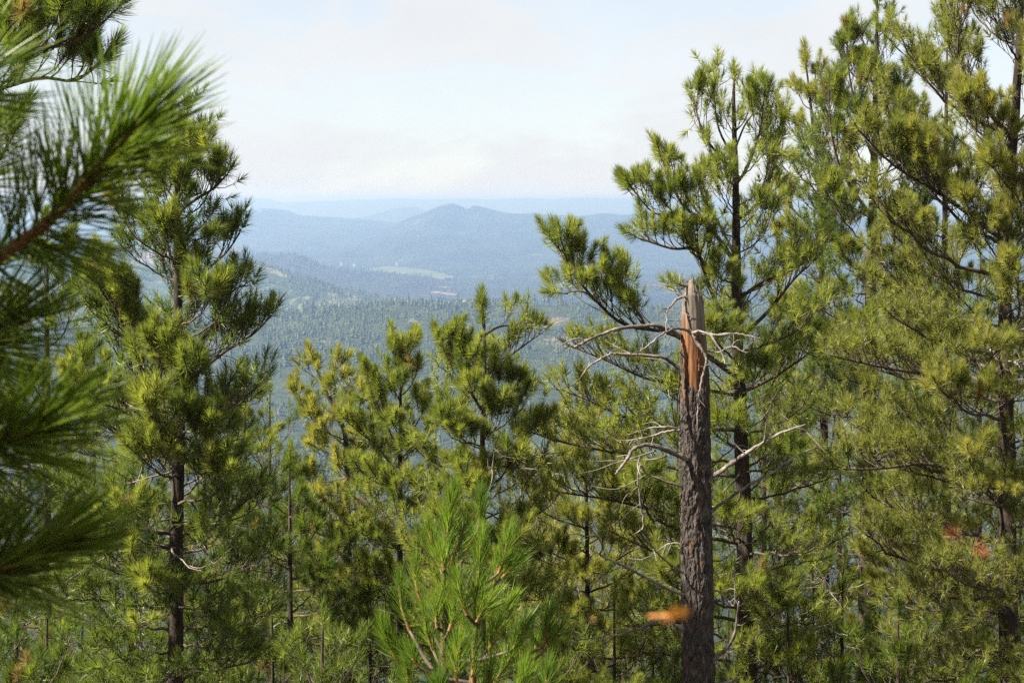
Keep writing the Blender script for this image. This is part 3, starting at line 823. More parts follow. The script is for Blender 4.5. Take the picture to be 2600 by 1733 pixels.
pine('pine with a second dark trunk just left of the large dark green pine',
     [(330, 760), (338, 1733)], 23.0, 0.11, [(800, 30, 30), (950, 110, 110), (1200, 180, 180), (1500, 190, 190)], 24, 'green', 113, group=G_SLOPE, objs=200, dead=10, dead_y=(1300, 1720))
pine('pine low on the slope filling the gap right of the large dark green pine',
     [(620, 960), (632, 1733)], 26.0, 0.09, [(1000, 40, 40), (1150, 130, 140), (1400, 190, 190), (1650, 190, 190)], 26, 'green', 114, group=G_SLOPE, objs=240, dead=8, dead_y=(1300, 1720))
pine('bushy pine beneath the round-topped yellowish pine',
     [(735, 1180), (738, 1733)], 21.0, 0.07, [(1220, 40, 40), (1330, 130, 120), (1500, 180, 180), (1720, 190, 190)], 20, 'dark', 115, group=G_SLOPE, objs=180)
pine('pine half hidden behind the young foreground pine',
     [(1105, 1240), (1100, 1733)], 24.0, 0.07, [(1270, 40, 40), (1380, 130, 130), (1550, 180, 180), (1720, 190, 190)], 18, 'olive', 116, group=G_SLOPE, objs=150)
pine('low pine between the young foreground pine and the snag',
     [(1370, 1290), (1375, 1733)], 25.0, 0.07, [(1320, 40, 40), (1430, 130, 130), (1600, 180, 180), (1730, 190, 190)], 18, 'olive', 117, group=G_SLOPE, objs=150, dead=5)
pine('pine behind the base of the snag with a second dark trunk at the lower edge',
     [(1940, 880), (1938, 1733)], 25.0, 0.10, [(930, 40, 40), (1100, 130, 130), (1350, 180, 180), (1600, 190, 190)], 22, 'dark', 118, group=G_SLOPE, objs=150, dead=14, dead_y=(1250, 1720))
pine('low pine filling the lower right between the two dark trunks',
     [(2330, 1150), (2335, 1733)], 22.5, 0.07, [(1190, 40, 40), (1320, 140, 140), (1500, 190, 190), (1720, 200, 200)], 20, 'olive', 119, group=G_SLOPE, objs=180)
pine('low pine at the lower edge just right of the snag',
     [(2060, 1330), (2065, 1733)], 23.0, 0.06, [(1370, 40, 40), (1480, 120, 120), (1720, 180, 180)], 15, 'green', 120, group=G_SLOPE, objs=120, dead=6, dead_y=(1400, 1720))
# tops of pines further down the slope, seen between the nearer trees
LOW = ['low bushy pine in the lower left corner', 'low pine below the sprays of the blurred near pine', 'low pine at the foot of the large dark green pine, on its right',
       'low pine at the lower edge between the large dark green pine and the bent trunk', 'low pine at the lower edge under the bent dark trunk', 'low pine just left of the young foreground pine',
       'low pine behind the orange insect beside the snag', 'low pine touching the left side of the snag at the lower edge', 'low pine directly behind the snag at its foot',
       'low pine at the lower edge right of the tall green pine trunk', 'low pine at the foot of the tall dense pine, on its left', 'low pine at the foot of the tall dense pine, on its right',
       'low pine at the lower edge below the dead red needle tufts', 'low pine in the lower right corner', 'low pine at the lower edge left of the large dark green pine trunk', 'low pine just right of the young foreground pine',
       'low pine cut by the left edge near the bottom corner', 'low pine right of the one cut by the left edge, near the bottom']
PLACE = ['at the far left edge under the lowest blurred spray', 'low down left of the large dark green pine', 'below the right side of the large dark green pine', 'in the gap left of the bent dark trunk',
         'low behind the bent dark trunk', 'low behind the narrow club-tipped pine', 'directly behind the young foreground pine', 'right above the young foreground pine',
         'behind the short thin-trunked pine left of the snag', 'behind the left side of the snag, half way down', 'behind the left side of the snag, low down', 'between the snag and the tall green pine trunk',
         'just right of the tall green pine trunk', 'just left of the tall dense pine trunk, low down', 'just right of the tall dense pine trunk', 'left of the right edge trunk, half way down',
         'at the right edge, low behind the edge trunk', 'low behind the large dark green pine trunk', 'low behind the twigs left of the snag', 'behind the dead red needle tufts',
         'rising highest in the gap right of the large dark green pine', 'rising between the bent dark trunk and the club-tipped pine', 'rising behind the foot of the plume-tipped middle pine', 'rising between the plume-tipped middle pine and the snag',
         'rising behind the upper dead limbs left of the snag', 'rising directly behind the snag', 'rising between the tall green pine and the slender olive spire', 'rising behind the slender olive spire',
         'rising right of the tall dense pine, high up', 'rising left of the right edge trunk, high up', 'rising at the far left edge behind the middle blurred spray', 'rising left of the large dark green pine', 'rising just right of the large dark green pine trunk']
frng = random.Random(9)
for k, (x, y, d) in enumerate([(60, 1250, 33), (230, 1150, 36), (520, 1250, 34), (700, 1120, 40), (830, 1330, 36), (960, 1290, 38), (1160, 1400, 34), (1290, 1360, 42), (1440, 1220, 38), (1600, 1130, 36), (1690, 1300, 33), (1790, 1150, 40), (2010, 1120, 35), (2130, 1250, 38), (2260, 1060, 42), (2480, 1120, 36), (2590, 1250, 33), (400, 1350, 38), (1530, 1450, 32), (2380, 1380, 34), (685, 1000, 27), (900, 1110, 30), (1130, 1170, 31), (1350, 1180, 31), (1590, 1010, 29), (1720, 940, 31), (1975, 740, 30), (2130, 640, 32), (2310, 520, 31), (2490, 640, 30), (50, 900, 27), (240, 860, 29), (560, 1010, 29),
        (40, 1420, 19), (210, 1500, 21), (560, 1480, 20), (690, 1530, 19), (820, 1560, 18), (940, 1480, 22), (1560, 1500, 21), (1660, 1560, 23), (1850, 1480, 27), (2000, 1530, 20), (2140, 1480, 21), (2280, 1540, 18.5), (2450, 1500, 21), (2590, 1480, 22), (330, 1560, 20), (1390, 1560, 19), (-10, 1500, 16.5), (120, 1540, 18)]):
    s = 4000 / d / 100
    pine(LOW[k - 33] if k >= 33 else 'farther pine top ' + PLACE[k], [(x, y), (x + frng.uniform(-6, 6), 1900)], d, 0.075 if k < 33 else 0.045,
         [(y + 60, 45 * s, 45 * s), (y + 160, 120 * s, 120 * s), (y + 420, 190 * s, 190 * s), (y + 650, 200 * s, 200 * s)], 22 if k < 33 else 27, ('green', 'dark', 'dark')[k % 3], 300 + k, group='low pines along the bottom of the slope' if k >= 33 else 'pine tops on the lower slope', objs=110 if k >= 33 else 0, dens=0.62 if k < 33 else 0.75, tscale=1.2 if k < 33 else 1.05)  # the deep tone on most stands in for shade low on the slope

# ------------------------------------------------------------------ the broken snag
def snag():
    D = 17.5
    rng = np.random.default_rng(41)
    axis_px = [(1757, 690), (1760, 800), (1761, 900), (1763, 1000), (1766, 1200), (1770, 1500), (1773, 1733)]
    AX = np.array([at(x, y, D) for x, y in axis_px])[::-1]
    gz = ground_z(AX[0][0], D)
    AX = np.vstack([[AX[0][0] + 0.02, D, gz - 0.3], AX])
    base = np.array((AX[0][0], D, gz))
    root = empty('broken_snag', base)
    def ax(z): return np.array((np.interp(z, AX[:, 2], AX[:, 0]), D, z))
    def zpx(y): return at(0, y, D)[2]
    px = D / FPX
    # bare wood core
    nth = 64
    zs = np.concatenate([np.linspace(zpx(1040), zpx(760), 60), np.linspace(zpx(757), zpx(700), 26)])
    g = Geo(); V = []
    for z in zs:
        ypx = np.interp(z, [zpx(1040), zpx(700)], [1040, 700])
        c = ax(z)
        for k in range(nth):
            th = 2 * math.pi * k / nth           # th = 0 is +x (right), -pi/2 faces the viewer
            rx = np.interp(ypx, [700, 710, 722, 747, 800, 864, 925, 1040], [4, 9, 14, 25, 29, 33, 36, 38]) * px
            off = np.interp(ypx, [700, 717, 747, 800, 864, 1040], [1, -1, -1, 0, 0, 0]) * px
            # broken top: high splinter left of the middle, right shoulder lower
            ct, st = math.cos(th), math.sin(th)
            top = 698 + 52 * max(0, ct) ** 1.3 + 24 * max(0, -ct) + 16 * max(0, st) + 16 * fbm(ct * 5, st * 5, 5)
            zz = min(z, zpx(top))
            grain = 0.06 * fbm(ct * 5, st * 5, zz * 0.7, 4) + 0.035 * fbm(ct * 16, st * 16, zz * 1.2, 3)
            # a deep vertical crack on the right of the front
            dth = abs((th - 5.15 + math.pi) % (2 * math.pi) - math.pi)
            crack = 0.16 * max(0, 1 - dth / 0.07) * (1 if ypx < 850 else 0.3)
            # the splinter steps back right of the crack
            step = 0.0
            r = rx * (1 + grain - crack - step)
            V.append((c[0] + off + r * ct, c[1] + r * st * 0.95, zz))
    i = np.arange(len(zs) - 1)[:, None] * nth; j = np.arange(nth)[None]; j2 = (j + 1) % nth
    Q = np.stack([i + j, i + j2, i + nth + j2, i + nth + j], -1).reshape(-1, 4)
    V.append((ax(zs[-1])[0] - 2 * px, D, zpx(722)))
    last = (len(zs) - 1) * nth
    T = [(last + k, last + (k + 1) % nth, len(V) - 1) for k in range(nth)]
    g.add(np.array(V) - base, Q, T)
    # torn splinters standing round the break and along the scar
    for k in range(34):
        th = rng.uniform(0, 2 * math.pi); ct, st = math.cos(th), math.sin(th)
        y0 = (712 + 45 * max(0, ct) ** 1.3 + 24 * max(0, -ct) + rng.uniform(0, 26)) if k < 22 else rng.uniform(840, 960)
        rx = np.interp(y0, [700, 722, 747, 800, 864, 925, 1040], [5, 14, 25, 29, 33, 36, 38]) * px * 0.98
        c = ax(zpx(y0)); w = rng.uniform(0.7, 2.0) * px; h = rng.uniform(8, 26) * px
        lean = rng.uniform(-0.1, 0.16)
        P_ = [c + np.array((rx * ct, rx * st, -h * 0.8)), c + np.array((rx * ct * 1.02, rx * st * 1.02, 0)), c + np.array((rx * ct + lean * h * ct, rx * st + lean * h * st, h))]
        Vt, Qt = tube(np.array(P_) - base, [w, w * 0.8, w * 0.1], 4); g.add(Vt, Qt)
    wood, nt = mat('bare_wood')
    t = nd(nt, 'ShaderNodeTexCoord')
    vv = mapping(nt, t.outputs['Object'], (1, 1, 0.07))
    n1 = tex_noise(nt, vv, 26, 7, 0.72)
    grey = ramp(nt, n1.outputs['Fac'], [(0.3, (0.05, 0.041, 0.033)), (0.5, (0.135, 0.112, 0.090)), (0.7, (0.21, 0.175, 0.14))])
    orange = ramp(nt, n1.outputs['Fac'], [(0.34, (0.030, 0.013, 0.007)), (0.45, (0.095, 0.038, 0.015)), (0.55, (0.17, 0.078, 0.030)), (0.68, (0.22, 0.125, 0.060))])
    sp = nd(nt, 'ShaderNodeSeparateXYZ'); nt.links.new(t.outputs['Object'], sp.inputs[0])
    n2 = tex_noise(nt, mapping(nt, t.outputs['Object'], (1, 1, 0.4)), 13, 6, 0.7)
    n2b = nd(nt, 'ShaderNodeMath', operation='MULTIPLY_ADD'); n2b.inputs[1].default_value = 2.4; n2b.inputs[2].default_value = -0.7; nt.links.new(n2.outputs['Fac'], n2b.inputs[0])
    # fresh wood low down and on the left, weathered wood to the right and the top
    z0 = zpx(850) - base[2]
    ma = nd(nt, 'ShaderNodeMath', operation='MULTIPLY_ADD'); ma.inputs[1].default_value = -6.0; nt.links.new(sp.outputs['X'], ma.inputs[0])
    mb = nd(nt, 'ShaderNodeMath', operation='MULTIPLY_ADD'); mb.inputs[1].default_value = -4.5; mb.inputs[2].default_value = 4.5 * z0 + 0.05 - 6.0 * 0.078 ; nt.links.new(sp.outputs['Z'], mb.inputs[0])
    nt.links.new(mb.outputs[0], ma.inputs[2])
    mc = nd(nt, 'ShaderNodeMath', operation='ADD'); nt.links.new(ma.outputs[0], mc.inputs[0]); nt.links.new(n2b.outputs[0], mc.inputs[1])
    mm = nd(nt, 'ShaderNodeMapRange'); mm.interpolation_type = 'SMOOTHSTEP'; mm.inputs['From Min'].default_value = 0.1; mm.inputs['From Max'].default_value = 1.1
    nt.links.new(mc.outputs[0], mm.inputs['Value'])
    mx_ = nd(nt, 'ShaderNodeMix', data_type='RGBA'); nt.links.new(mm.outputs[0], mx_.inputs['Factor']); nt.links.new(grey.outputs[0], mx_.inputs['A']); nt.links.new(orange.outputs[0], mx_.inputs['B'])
    pb = nd(nt, 'ShaderNodeBsdfPrincipled'); pb.inputs['Roughness'].default_value = 0.8; pb.inputs['Specular IOR Level'].default_value = 0.2
    nt.links.new(mx_.outputs['Result'], pb.inputs['Base Color'])
    bp = nd(nt, 'ShaderNodeBump'); bp.inputs['Strength'].default_value = 0.7; bp.inputs['Distance'].default_value = 0.01
    nt.links.new(n1.outputs['Fac'], bp.inputs['Height']); nt.links.new(bp.outputs[0], pb.inputs['Normal'])
    out = nd(nt, 'ShaderNodeOutputMaterial'); nt.links.new(pb.outputs[0], out.inputs[0])
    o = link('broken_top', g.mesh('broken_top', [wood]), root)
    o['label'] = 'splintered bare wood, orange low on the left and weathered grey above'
    # bark: scaly plates
    nth = 120
    zlo, zhi = gz - 0.2, zpx(858)
    nz_ = 620
    zs = np.linspace(zlo, zhi, nz_)
    g = Geo(); V = np.zeros((nz_, nth, 3)); keep = np.ones((nz_, nth), bool)
    for a, z in enumerate(zs):
        c = ax(z)
        ypx = np.interp(z, [zpx(1733), zpx(700)], [1733, 700])
        R0 = np.interp(ypx, [860, 1000, 1733, 3000], [35, 38.5, 42.5, 54]) * px
        for k in range(nth):
            th = 2 * math.pi * k / nth
            ct, st = math.cos(th), math.sin(th)
            # scar edge: bark reaches high on the left, low in the front, middling on the right and back
            front = max(0, -st)
            dth = abs((th - 4.65 + math.pi) % (2 * math.pi) - math.pi)
            edge = 866 + 100 * max(0, 1 - (dth / 1.05) ** 2.2) + (45 * max(0, ct) if st < 0.3 else 30) + 14 * fbm(ct * 4, st * 4, 1) + 6 * fbm(th * 9, 3, 2)
            w = ypx - edge
            ww = (th / (2 * math.pi)) * 21
            q = Vector((math.cos(th) * 2.1 + 0.3 * fbm(ct * 4, st * 4, z * 5), math.sin(th) * 2.1, z * 3.6 + 0.8 * fbm(ct * 3, st * 3, z * 4)))
            dist, _ = mnoise.voronoi(q, distance_metric='DISTANCE')
            fis = min(1.0, (dist[1] - dist[0]) * 3.2)
            scale_ = 0.115 * fis ** 0.6 + 0.045 * fbm(ct * 8, st * 8, z * 14, 4) + 0.03 * fbm(ct * 2, st * 2, z * 1.5, 3) - 0.08
            r = R0 * (1 + scale_)
            if w < 22: r = R0 * (0.88 + (0.12 + scale_) * max(0, w) / 22)
            if w < -2: keep[a, k] = False
            V[a, k] = (c[0] + r * ct, c[1] + r * st, z)
    idx = np.arange(nz_ * nth).reshape(nz_, nth)
    A, B, C, E = idx[:-1], np.roll(idx[:-1], -1, 1), np.roll(idx[1:], -1, 1), idx[1:]
    kk = keep.ravel()
    Q = np.stack([A, B, C, E], -1).reshape(-1, 4)
    Q = Q[kk[Q].all(1)]
    g.add(V.reshape(-1, 3) - base, Q)
    bark, nt = mat('snag_bark')
    t = nd(nt, 'ShaderNodeTexCoord')
    v1 = mapping(nt, t.outputs['Object'], (1, 1, 0.35))
    n1 = tex_noise(nt, v1, 22, 7, 0.68)
    rp = ramp(nt, n1.outputs['Fac'], [(0.36, (0.012, 0.010, 0.009)), (0.50, (0.046, 0.038, 0.032)), (0.62, (0.094, 0.081, 0.071)), (0.74, (0.23, 0.205, 0.185))])
    v2 = mapping(nt, t.outputs['Object'], (1, 1, 0.6))
    n2 = tex_noise(nt, v2, 11, 5, 0.7)
    mk = nd(nt, 'ShaderNodeMapRange'); mk.inputs['From Min'].default_value = 0.56; mk.inputs['From Max'].default_value = 0.66; nt.links.new(n2.outputs['Fac'], mk.inputs['Value'])
    mx_ = nd(nt, 'ShaderNodeMix', data_type='RGBA'); mx_.inputs['B'].default_value = (0.11, 0.045, 0.020, 1)
    nt.links.new(mk.outputs[0], mx_.inputs['Factor']); nt.links.new(rp.outputs[0], mx_.inputs['A'])
    pb = nd(nt, 'ShaderNodeBsdfPrincipled'); pb.inputs['Roughness'].default_value = 0.75; pb.inputs['Specular IOR Level'].default_value = 0.3
    nt.links.new(mx_.outputs['Result'], pb.inputs['Base Color'])
    n3 = tex_noise(nt, v1, 60, 6, 0.7)
    bp = nd(nt, 'ShaderNodeBump'); bp.inputs['Strength'].default_value = 1.0; bp.inputs['Distance'].default_value = 0.02
    nt.links.new(n3.outputs['Fac'], bp.inputs['Height']); nt.links.new(bp.outputs[0], pb.inputs['Normal'])
    out = nd(nt, 'ShaderNodeOutputMaterial'); nt.links.new(pb.outputs[0], out.inputs[0])
    o = link('trunk', g.mesh('trunk', [bark], False), root)
    o['label'] = 'scaly dark grey-brown bark with reddish flakes'
    # dead limbs traced in two enlargements
    z6 = lambda x, y: (1400 + x / 2.851, 650 + y / 2.851)
    z7 = lambda x, y: (1400 + x / 2.477, 1100 + y / 2.477)
    F = -0.19
    LIMBS = [  # (mapping, points, start radius px, end radius px, depth offset start, depth offset end, sub twigs)
        (z6, [(1000, 545), (960, 526), (900, 528), (850, 542), (770, 590), (700, 650), (640, 690), (570, 705)], 4.6, 1.2, F, -0.75, [[(840, 545), (760, 560), (690, 590)]]),
        (z6, [(985, 530), (1015, 560), (1040, 610), (1085, 670), (1115, 720), (1118, 770), (1105, 830), (1075, 960), (1060, 1080), (1055, 1260)], 5.6, 1.6, F, -0.45, [[(1115, 800), (1080, 800), (1045, 797)]]),
        (z6, [(930, 575), (880, 545), (830, 525), (740, 500), (620, 510), (480, 525), (370, 565), (280, 600), (170, 657)], 6.4, 3.0, -0.05, -0.6, [[(285, 598), (240, 603), (200, 595), (130, 610), (50, 660), (-20, 720)], [(370, 565), (330, 580), (250, 640)], [(740, 500), (730, 485)]]),
        (z6, [(930, 815), (860, 765), (800, 730), (640, 715), (470, 705), (420, 712), (340, 755), (270, 800), (200, 890), (140, 940), (60, 955)], 5.0, 1.2, -0.02, -0.55, [[(850, 772), (760, 745), (660, 735)], [(570, 705), (480, 660), (390, 610)], [(420, 710), (350, 735), (280, 738)], [(845, 790), (860, 820), (885, 840)]]),
        (z6, [(965, 292), (910, 310), (880, 345), (845, 385), (835, 440), (830, 540), (820, 640)], 3.6, 1.2, -0.08, -0.4, [[(860, 380), (930, 405), (1000, 430)], [(850, 385), (800, 385), (770, 440)], [(880, 350), (930, 327), (985, 322)], [(838, 470), (800, 490), (790, 500)], [(850, 470), (900, 470), (940, 467)]]),
        (z6, [(950, 290), (900, 262), (870, 240), (800, 225), (710, 205)], 2.4, 0.9, 0.0, 0.3, [[(840, 232), (845, 190), (845, 140)]]),
        (z6, [(990, 215), (950, 208), (905, 200)], 5.0, 1.5, -0.02, -0.12, []),
        (z6, [(1010, 565), (1040, 550), (1080, 545), (1150, 575), (1200, 640), (1235, 700), (1255, 775)], 4.2, 1.6, F, -0.6, [[(1060, 545), (1085, 560), (1110, 580)]]),
        (z6, [(1080, 560), (1140, 562), (1200, 570), (1340, 560), (1440, 580), (1530, 600)], 4.0, 1.2, -0.1, -0.35, [[(1380, 492), (1355, 560), (1350, 632)], [(1200, 568), (1260, 555), (1330, 562)]]),
        (z6, [(1120, 685), (1180, 695), (1230, 690), (1260, 665), (1330, 655), (1380, 685), (1425, 695)], 2.2, 0.9, -0.1, -0.4, []),
        (z6, [(1130, 735), (1160, 752), (1220, 775), (1290, 790)], 3.4, 1.8, -0.03, 0.2, []),
        (z6, [(985, 1465), (920, 1440), (830, 1400), (750, 1370), (680, 1365), (600, 1395), (550, 1460), (500, 1530), (465, 1575)], 8.0, 3.0, -0.14, -0.8, [[(760, 1405), (640, 1445), (560, 1470), (450, 1500), (330, 1545), (190, 1575)], [(840, 1445), (740, 1470), (640, 1475), (420, 1480), (260, 1485)], [(640, 1450), (625, 1520), (640, 1580)], [(560, 1470), (545, 1440), (470, 1450)]]),
        (z6, [(930, 1242), (800, 1235), (720, 1240), (650, 1260), (550, 1290)], 2.6, 1.0, 0.0, 0.4, [[(800, 1235), (740, 1200), (660, 1215)]]),
        (z6, [(930, 1256), (860, 1262), (760, 1290), (640, 1320), (500, 1335), (440, 1310)], 2.8, 1.0, -0.05, 0.2, [[(700, 1305), (620, 1330), (560, 1375)], [(640, 1320), (580, 1310), (520, 1280)]]),
        (z6, [(1130, 1640), (1170, 1590), (1240, 1545), (1330, 1480), (1450, 1400), (1560, 1330), (1700, 1265), (1835, 1220)], 7.5, 2.2, -0.05, -0.7, [[(1770, 1242), (1860, 1270), (1925, 1320)], [(1850, 1275), (1900, 1330), (1980, 1415)], [(1400, 1430), (1330, 1360), (1275, 1295)], [(1540, 1340), (1555, 1240), (1580, 1135)], [(1500, 1370), (1530, 1345), (1590, 1290)]]),
        (z6, [(1140, 1545), (1180, 1510), (1250, 1440), (1330, 1380), (1380, 1370), (1430, 1395)], 3.0, 1.2, 0.05, 0.35, [[(1250, 1440), (1220, 1420), (1200, 1370)]]),
        (z7, [(1000, 495), (1030, 470), (1100, 420), (1200, 350), (1300, 290), (1380, 255), (1470, 190), (1560, 130), (1660, 90), (1790, 75)], 5.0, 1.3, -0.06, 0.7, [[(1380, 255), (1450, 220), (1540, 210)], [(1180, 365), (1130, 365), (1110, 385)], [(1240, 330), (1290, 380), (1320, 430)], [(1470, 190), (1540, 240), (1600, 250)], [(1200, 350), (1180, 420), (1120, 480)]]),
        (z7, [(830, 875), (805, 860), (720, 800), (640, 720), (600, 650), (560, 612)], 3.2, 1.4, -0.1, -0.5, [[(640, 725), (655, 770), (660, 800)]]),
        (z7, [(830, 1015), (805, 1005), (700, 960), (550, 880), (430, 820), (310, 765), (322, 720), (290, 650), (210, 645), (130, 630)], 4.6, 1.4, -0.1, -0.9, [[(288, 645), (220, 570), (150, 510)], [(520, 865), (500, 840), (500, 825)]]),
        (z7, [(830, 1250), (800, 1225), (740, 1180), (690, 1170), (630, 1190), (540, 1230), (430, 1260), (340, 1270), (150, 1300)], 4.4, 1.4, -0.08, -0.4, [[(600, 1205), (570, 1290), (540, 1350), (500, 1390)], [(480, 1250), (380, 1225), (290, 1240)], [(400, 1265), (330, 1340), (320, 1400), (270, 1420)], [(540, 1230), (470, 1210), (420, 1215)]]),
        (z7, [(830, 340), (800, 328), (680, 285), (600, 255), (560, 200), (545, 300), (560, 450), (577, 560), (560, 610), (510, 638)], 3.4, 1.4, -0.06, -0.3, [[(550, 330), (470, 390), (430, 480)], [(560, 440), (480, 500), (430, 560)], [(600, 255), (520, 300), (400, 350), (250, 330)]]),
        (z7, [(1005, 1440), (1030, 1415), (1100, 1350), (1150, 1270), (1165, 1180), (1180, 1058)], 6.0, 2.6, -0.05, -0.5, []),
        (z7, [(1010, 980), (1060, 1000), (1120, 1060), (1150, 1080), (1156, 1000), (1148, 890), (1125, 830)], 3.0, 1.0, 0.0, -0.3, []),
        (z7, [(830, 1475), (790, 1460), (700, 1415), (690, 1370), (650, 1330)], 2.4, 1.0, -0.1, -0.4, [[(700, 1418), (650, 1500), (620, 1568)]]),
        (z7, [(1010, 1590), (1090, 1568), (1200, 1530)], 5.0, 3.0, -0.05, -0.3, []),
        (z7, [(830, 705), (800, 690), (720, 700), (640, 760), (560, 790), (480, 780)], 2.4, 0.9, 0.05, 0.4, [[(720, 700), (690, 780), (650, 880)]]),
        (z7, [(1010, 800), (1080, 795), (1130, 750), (1200, 700), (1290, 690)], 2.2, 0.9, 0.05, 0.4, [[(1130, 750), (1120, 690), (1180, 655)]]),
    ]
    for mp, pts, r0, r1, d0, d1, subs in LIMBS:
        pxy = [mp(*p) for p in pts]
        n_ = len(pts)
        def dep(k): return D + d0 + (d1 - d0) * (k / (n_ - 1)) ** 1.2
        P = np.array([at(x, y, dep(k)) for k, (x, y) in enumerate(pxy)])
        S = smooth_path(P, 5)
        S[2:-1] += rng.normal(size=(len(S) - 3, 3)) * 0.0035
        g = Geo()
        rr = np.linspace(r0, r1, len(S)) * px * 0.98 * (1 + 0.12 * rng.normal(size=len(S)))
        Vt, Qt = tube(S - P[0], rr, 8); g.add(Vt, Qt)
        tipc = S[-1] + (S[-1] - S[-2]) * 0.3
        Vt, Qt = tube(np.array([S[-1], tipc]) - P[0], [rr[-1], rr[-1] * 0.25], 8); g.add(Vt, Qt)
        PX = np.array(pxy)
        for sb in subs:
            sp_ = [mp(*p) for p in sb]
            k0 = int(np.argmin(np.linalg.norm(PX - np.array(sp_[0]), axis=1)))
            dd0 = dep(k0); dd = rng.uniform(-0.25, 0.25)
            SP_ = smooth_path([at(x, y, dd0 + dd * k / max(1, len(sp_) - 1)) for k, (x, y) in enumerate(sp_)], 4)
            Vt, Qt = tube(SP_ - P[0], np.linspace(max(1.1, r0 * 0.34), 0.7, len(SP_)) * px * 0.98, 6); g.add(Vt, Qt)
        # fine spurs
        for q in range(int(rng.integers(2, 6))):
            j = int(rng.integers(len(S) // 3, len(S) - 1))
            dd = unit(S[j] - S[j - 1] + rng.normal(size=3) * 1.1)
            W = [S[j]]
            for k in range(3):
                dd = unit(dd + rng.normal(size=3) * 0.3); W.append(W[-1] + dd * rng.uniform(0.02, 0.07))
            Vt, Qt = tube(np.array(W) - P[0], np.linspace(0.005, 0.002, 4), 4); g.add(Vt, Qt)
        link('dead_branch', g.mesh('dead_branch', [M['snag_limb']]), root, P[0] - base)
    tag(root, 'broken dead pine trunk with bare splintered top and leafless grey limbs', 'snag')
M['snag_limb'] = simple_mat('weathered_limb', [(0.30, (0.04, 0.032, 0.027)), (0.46, (0.10, 0.085, 0.073)), (0.62, (0.22, 0.197, 0.177)), (0.8, (0.32, 0.29, 0.265))], 5, 0.75, (1, 1, 1), 0.6, 45)
snag()

# ------------------------------------------------------------------ the young foreground pine
def shoot_geo(rng, P, n, nl, w, a0=62, a1=14, t0=0.0, scatter=0.16, droop=0.0):
    """needles along a stem polyline"""
    g = Geo()
    seg = np.linalg.norm(np.diff(P, axis=0), axis=1); cum = np.concatenate([[0], np.cumsum(seg)]); L = cum[-1]
    t = t0 + (1 - t0) * rng.uniform(0, 1, n) ** 0.85
    P0 = np.stack([np.interp(t * L, cum, P[:, c]) for c in range(3)], 1)
    P1 = np.stack([np.interp(np.clip(t * L + 0.02, 0, L), cum, P[:, c]) for c in range(3)], 1)
    Pm = np.stack([np.interp(np.clip(t * L - 0.02, 0, L), cum, P[:, c]) for c in range(3)], 1)
    Tn = P1 - Pm; Tn /= np.linalg.norm(Tn, axis=1)[:, None] + 1e-9
    X = np.cross(Tn, np.array((0.31, 0.9, 0.17))); X /= np.linalg.norm(X, axis=1)[:, None]
    Y = np.cross(Tn, X)
    tt = np.clip((t * L) / L, 0, 1)
    ang = np.radians(a0 + (a1 - a0) * tt ** 3) + rng.normal(size=n) * scatter
    phi = rng.uniform(0, 2 * np.pi, n)
    Dv = (np.sin(ang) * np.cos(phi))[:, None] * X + (np.sin(ang) * np.sin(phi))[:, None] * Y + np.cos(ang)[:, None] * Tn
    needles(g, rng, n, P0, Dv, nl * rng.uniform(0.75, 1.1, n), w * rng.uniform(0.8, 1.25, n), bend=0.10, axis=unit(P[-1] - P[0]) * (1 - droop) + np.array((0, 0, -1)) * droop)
    return g
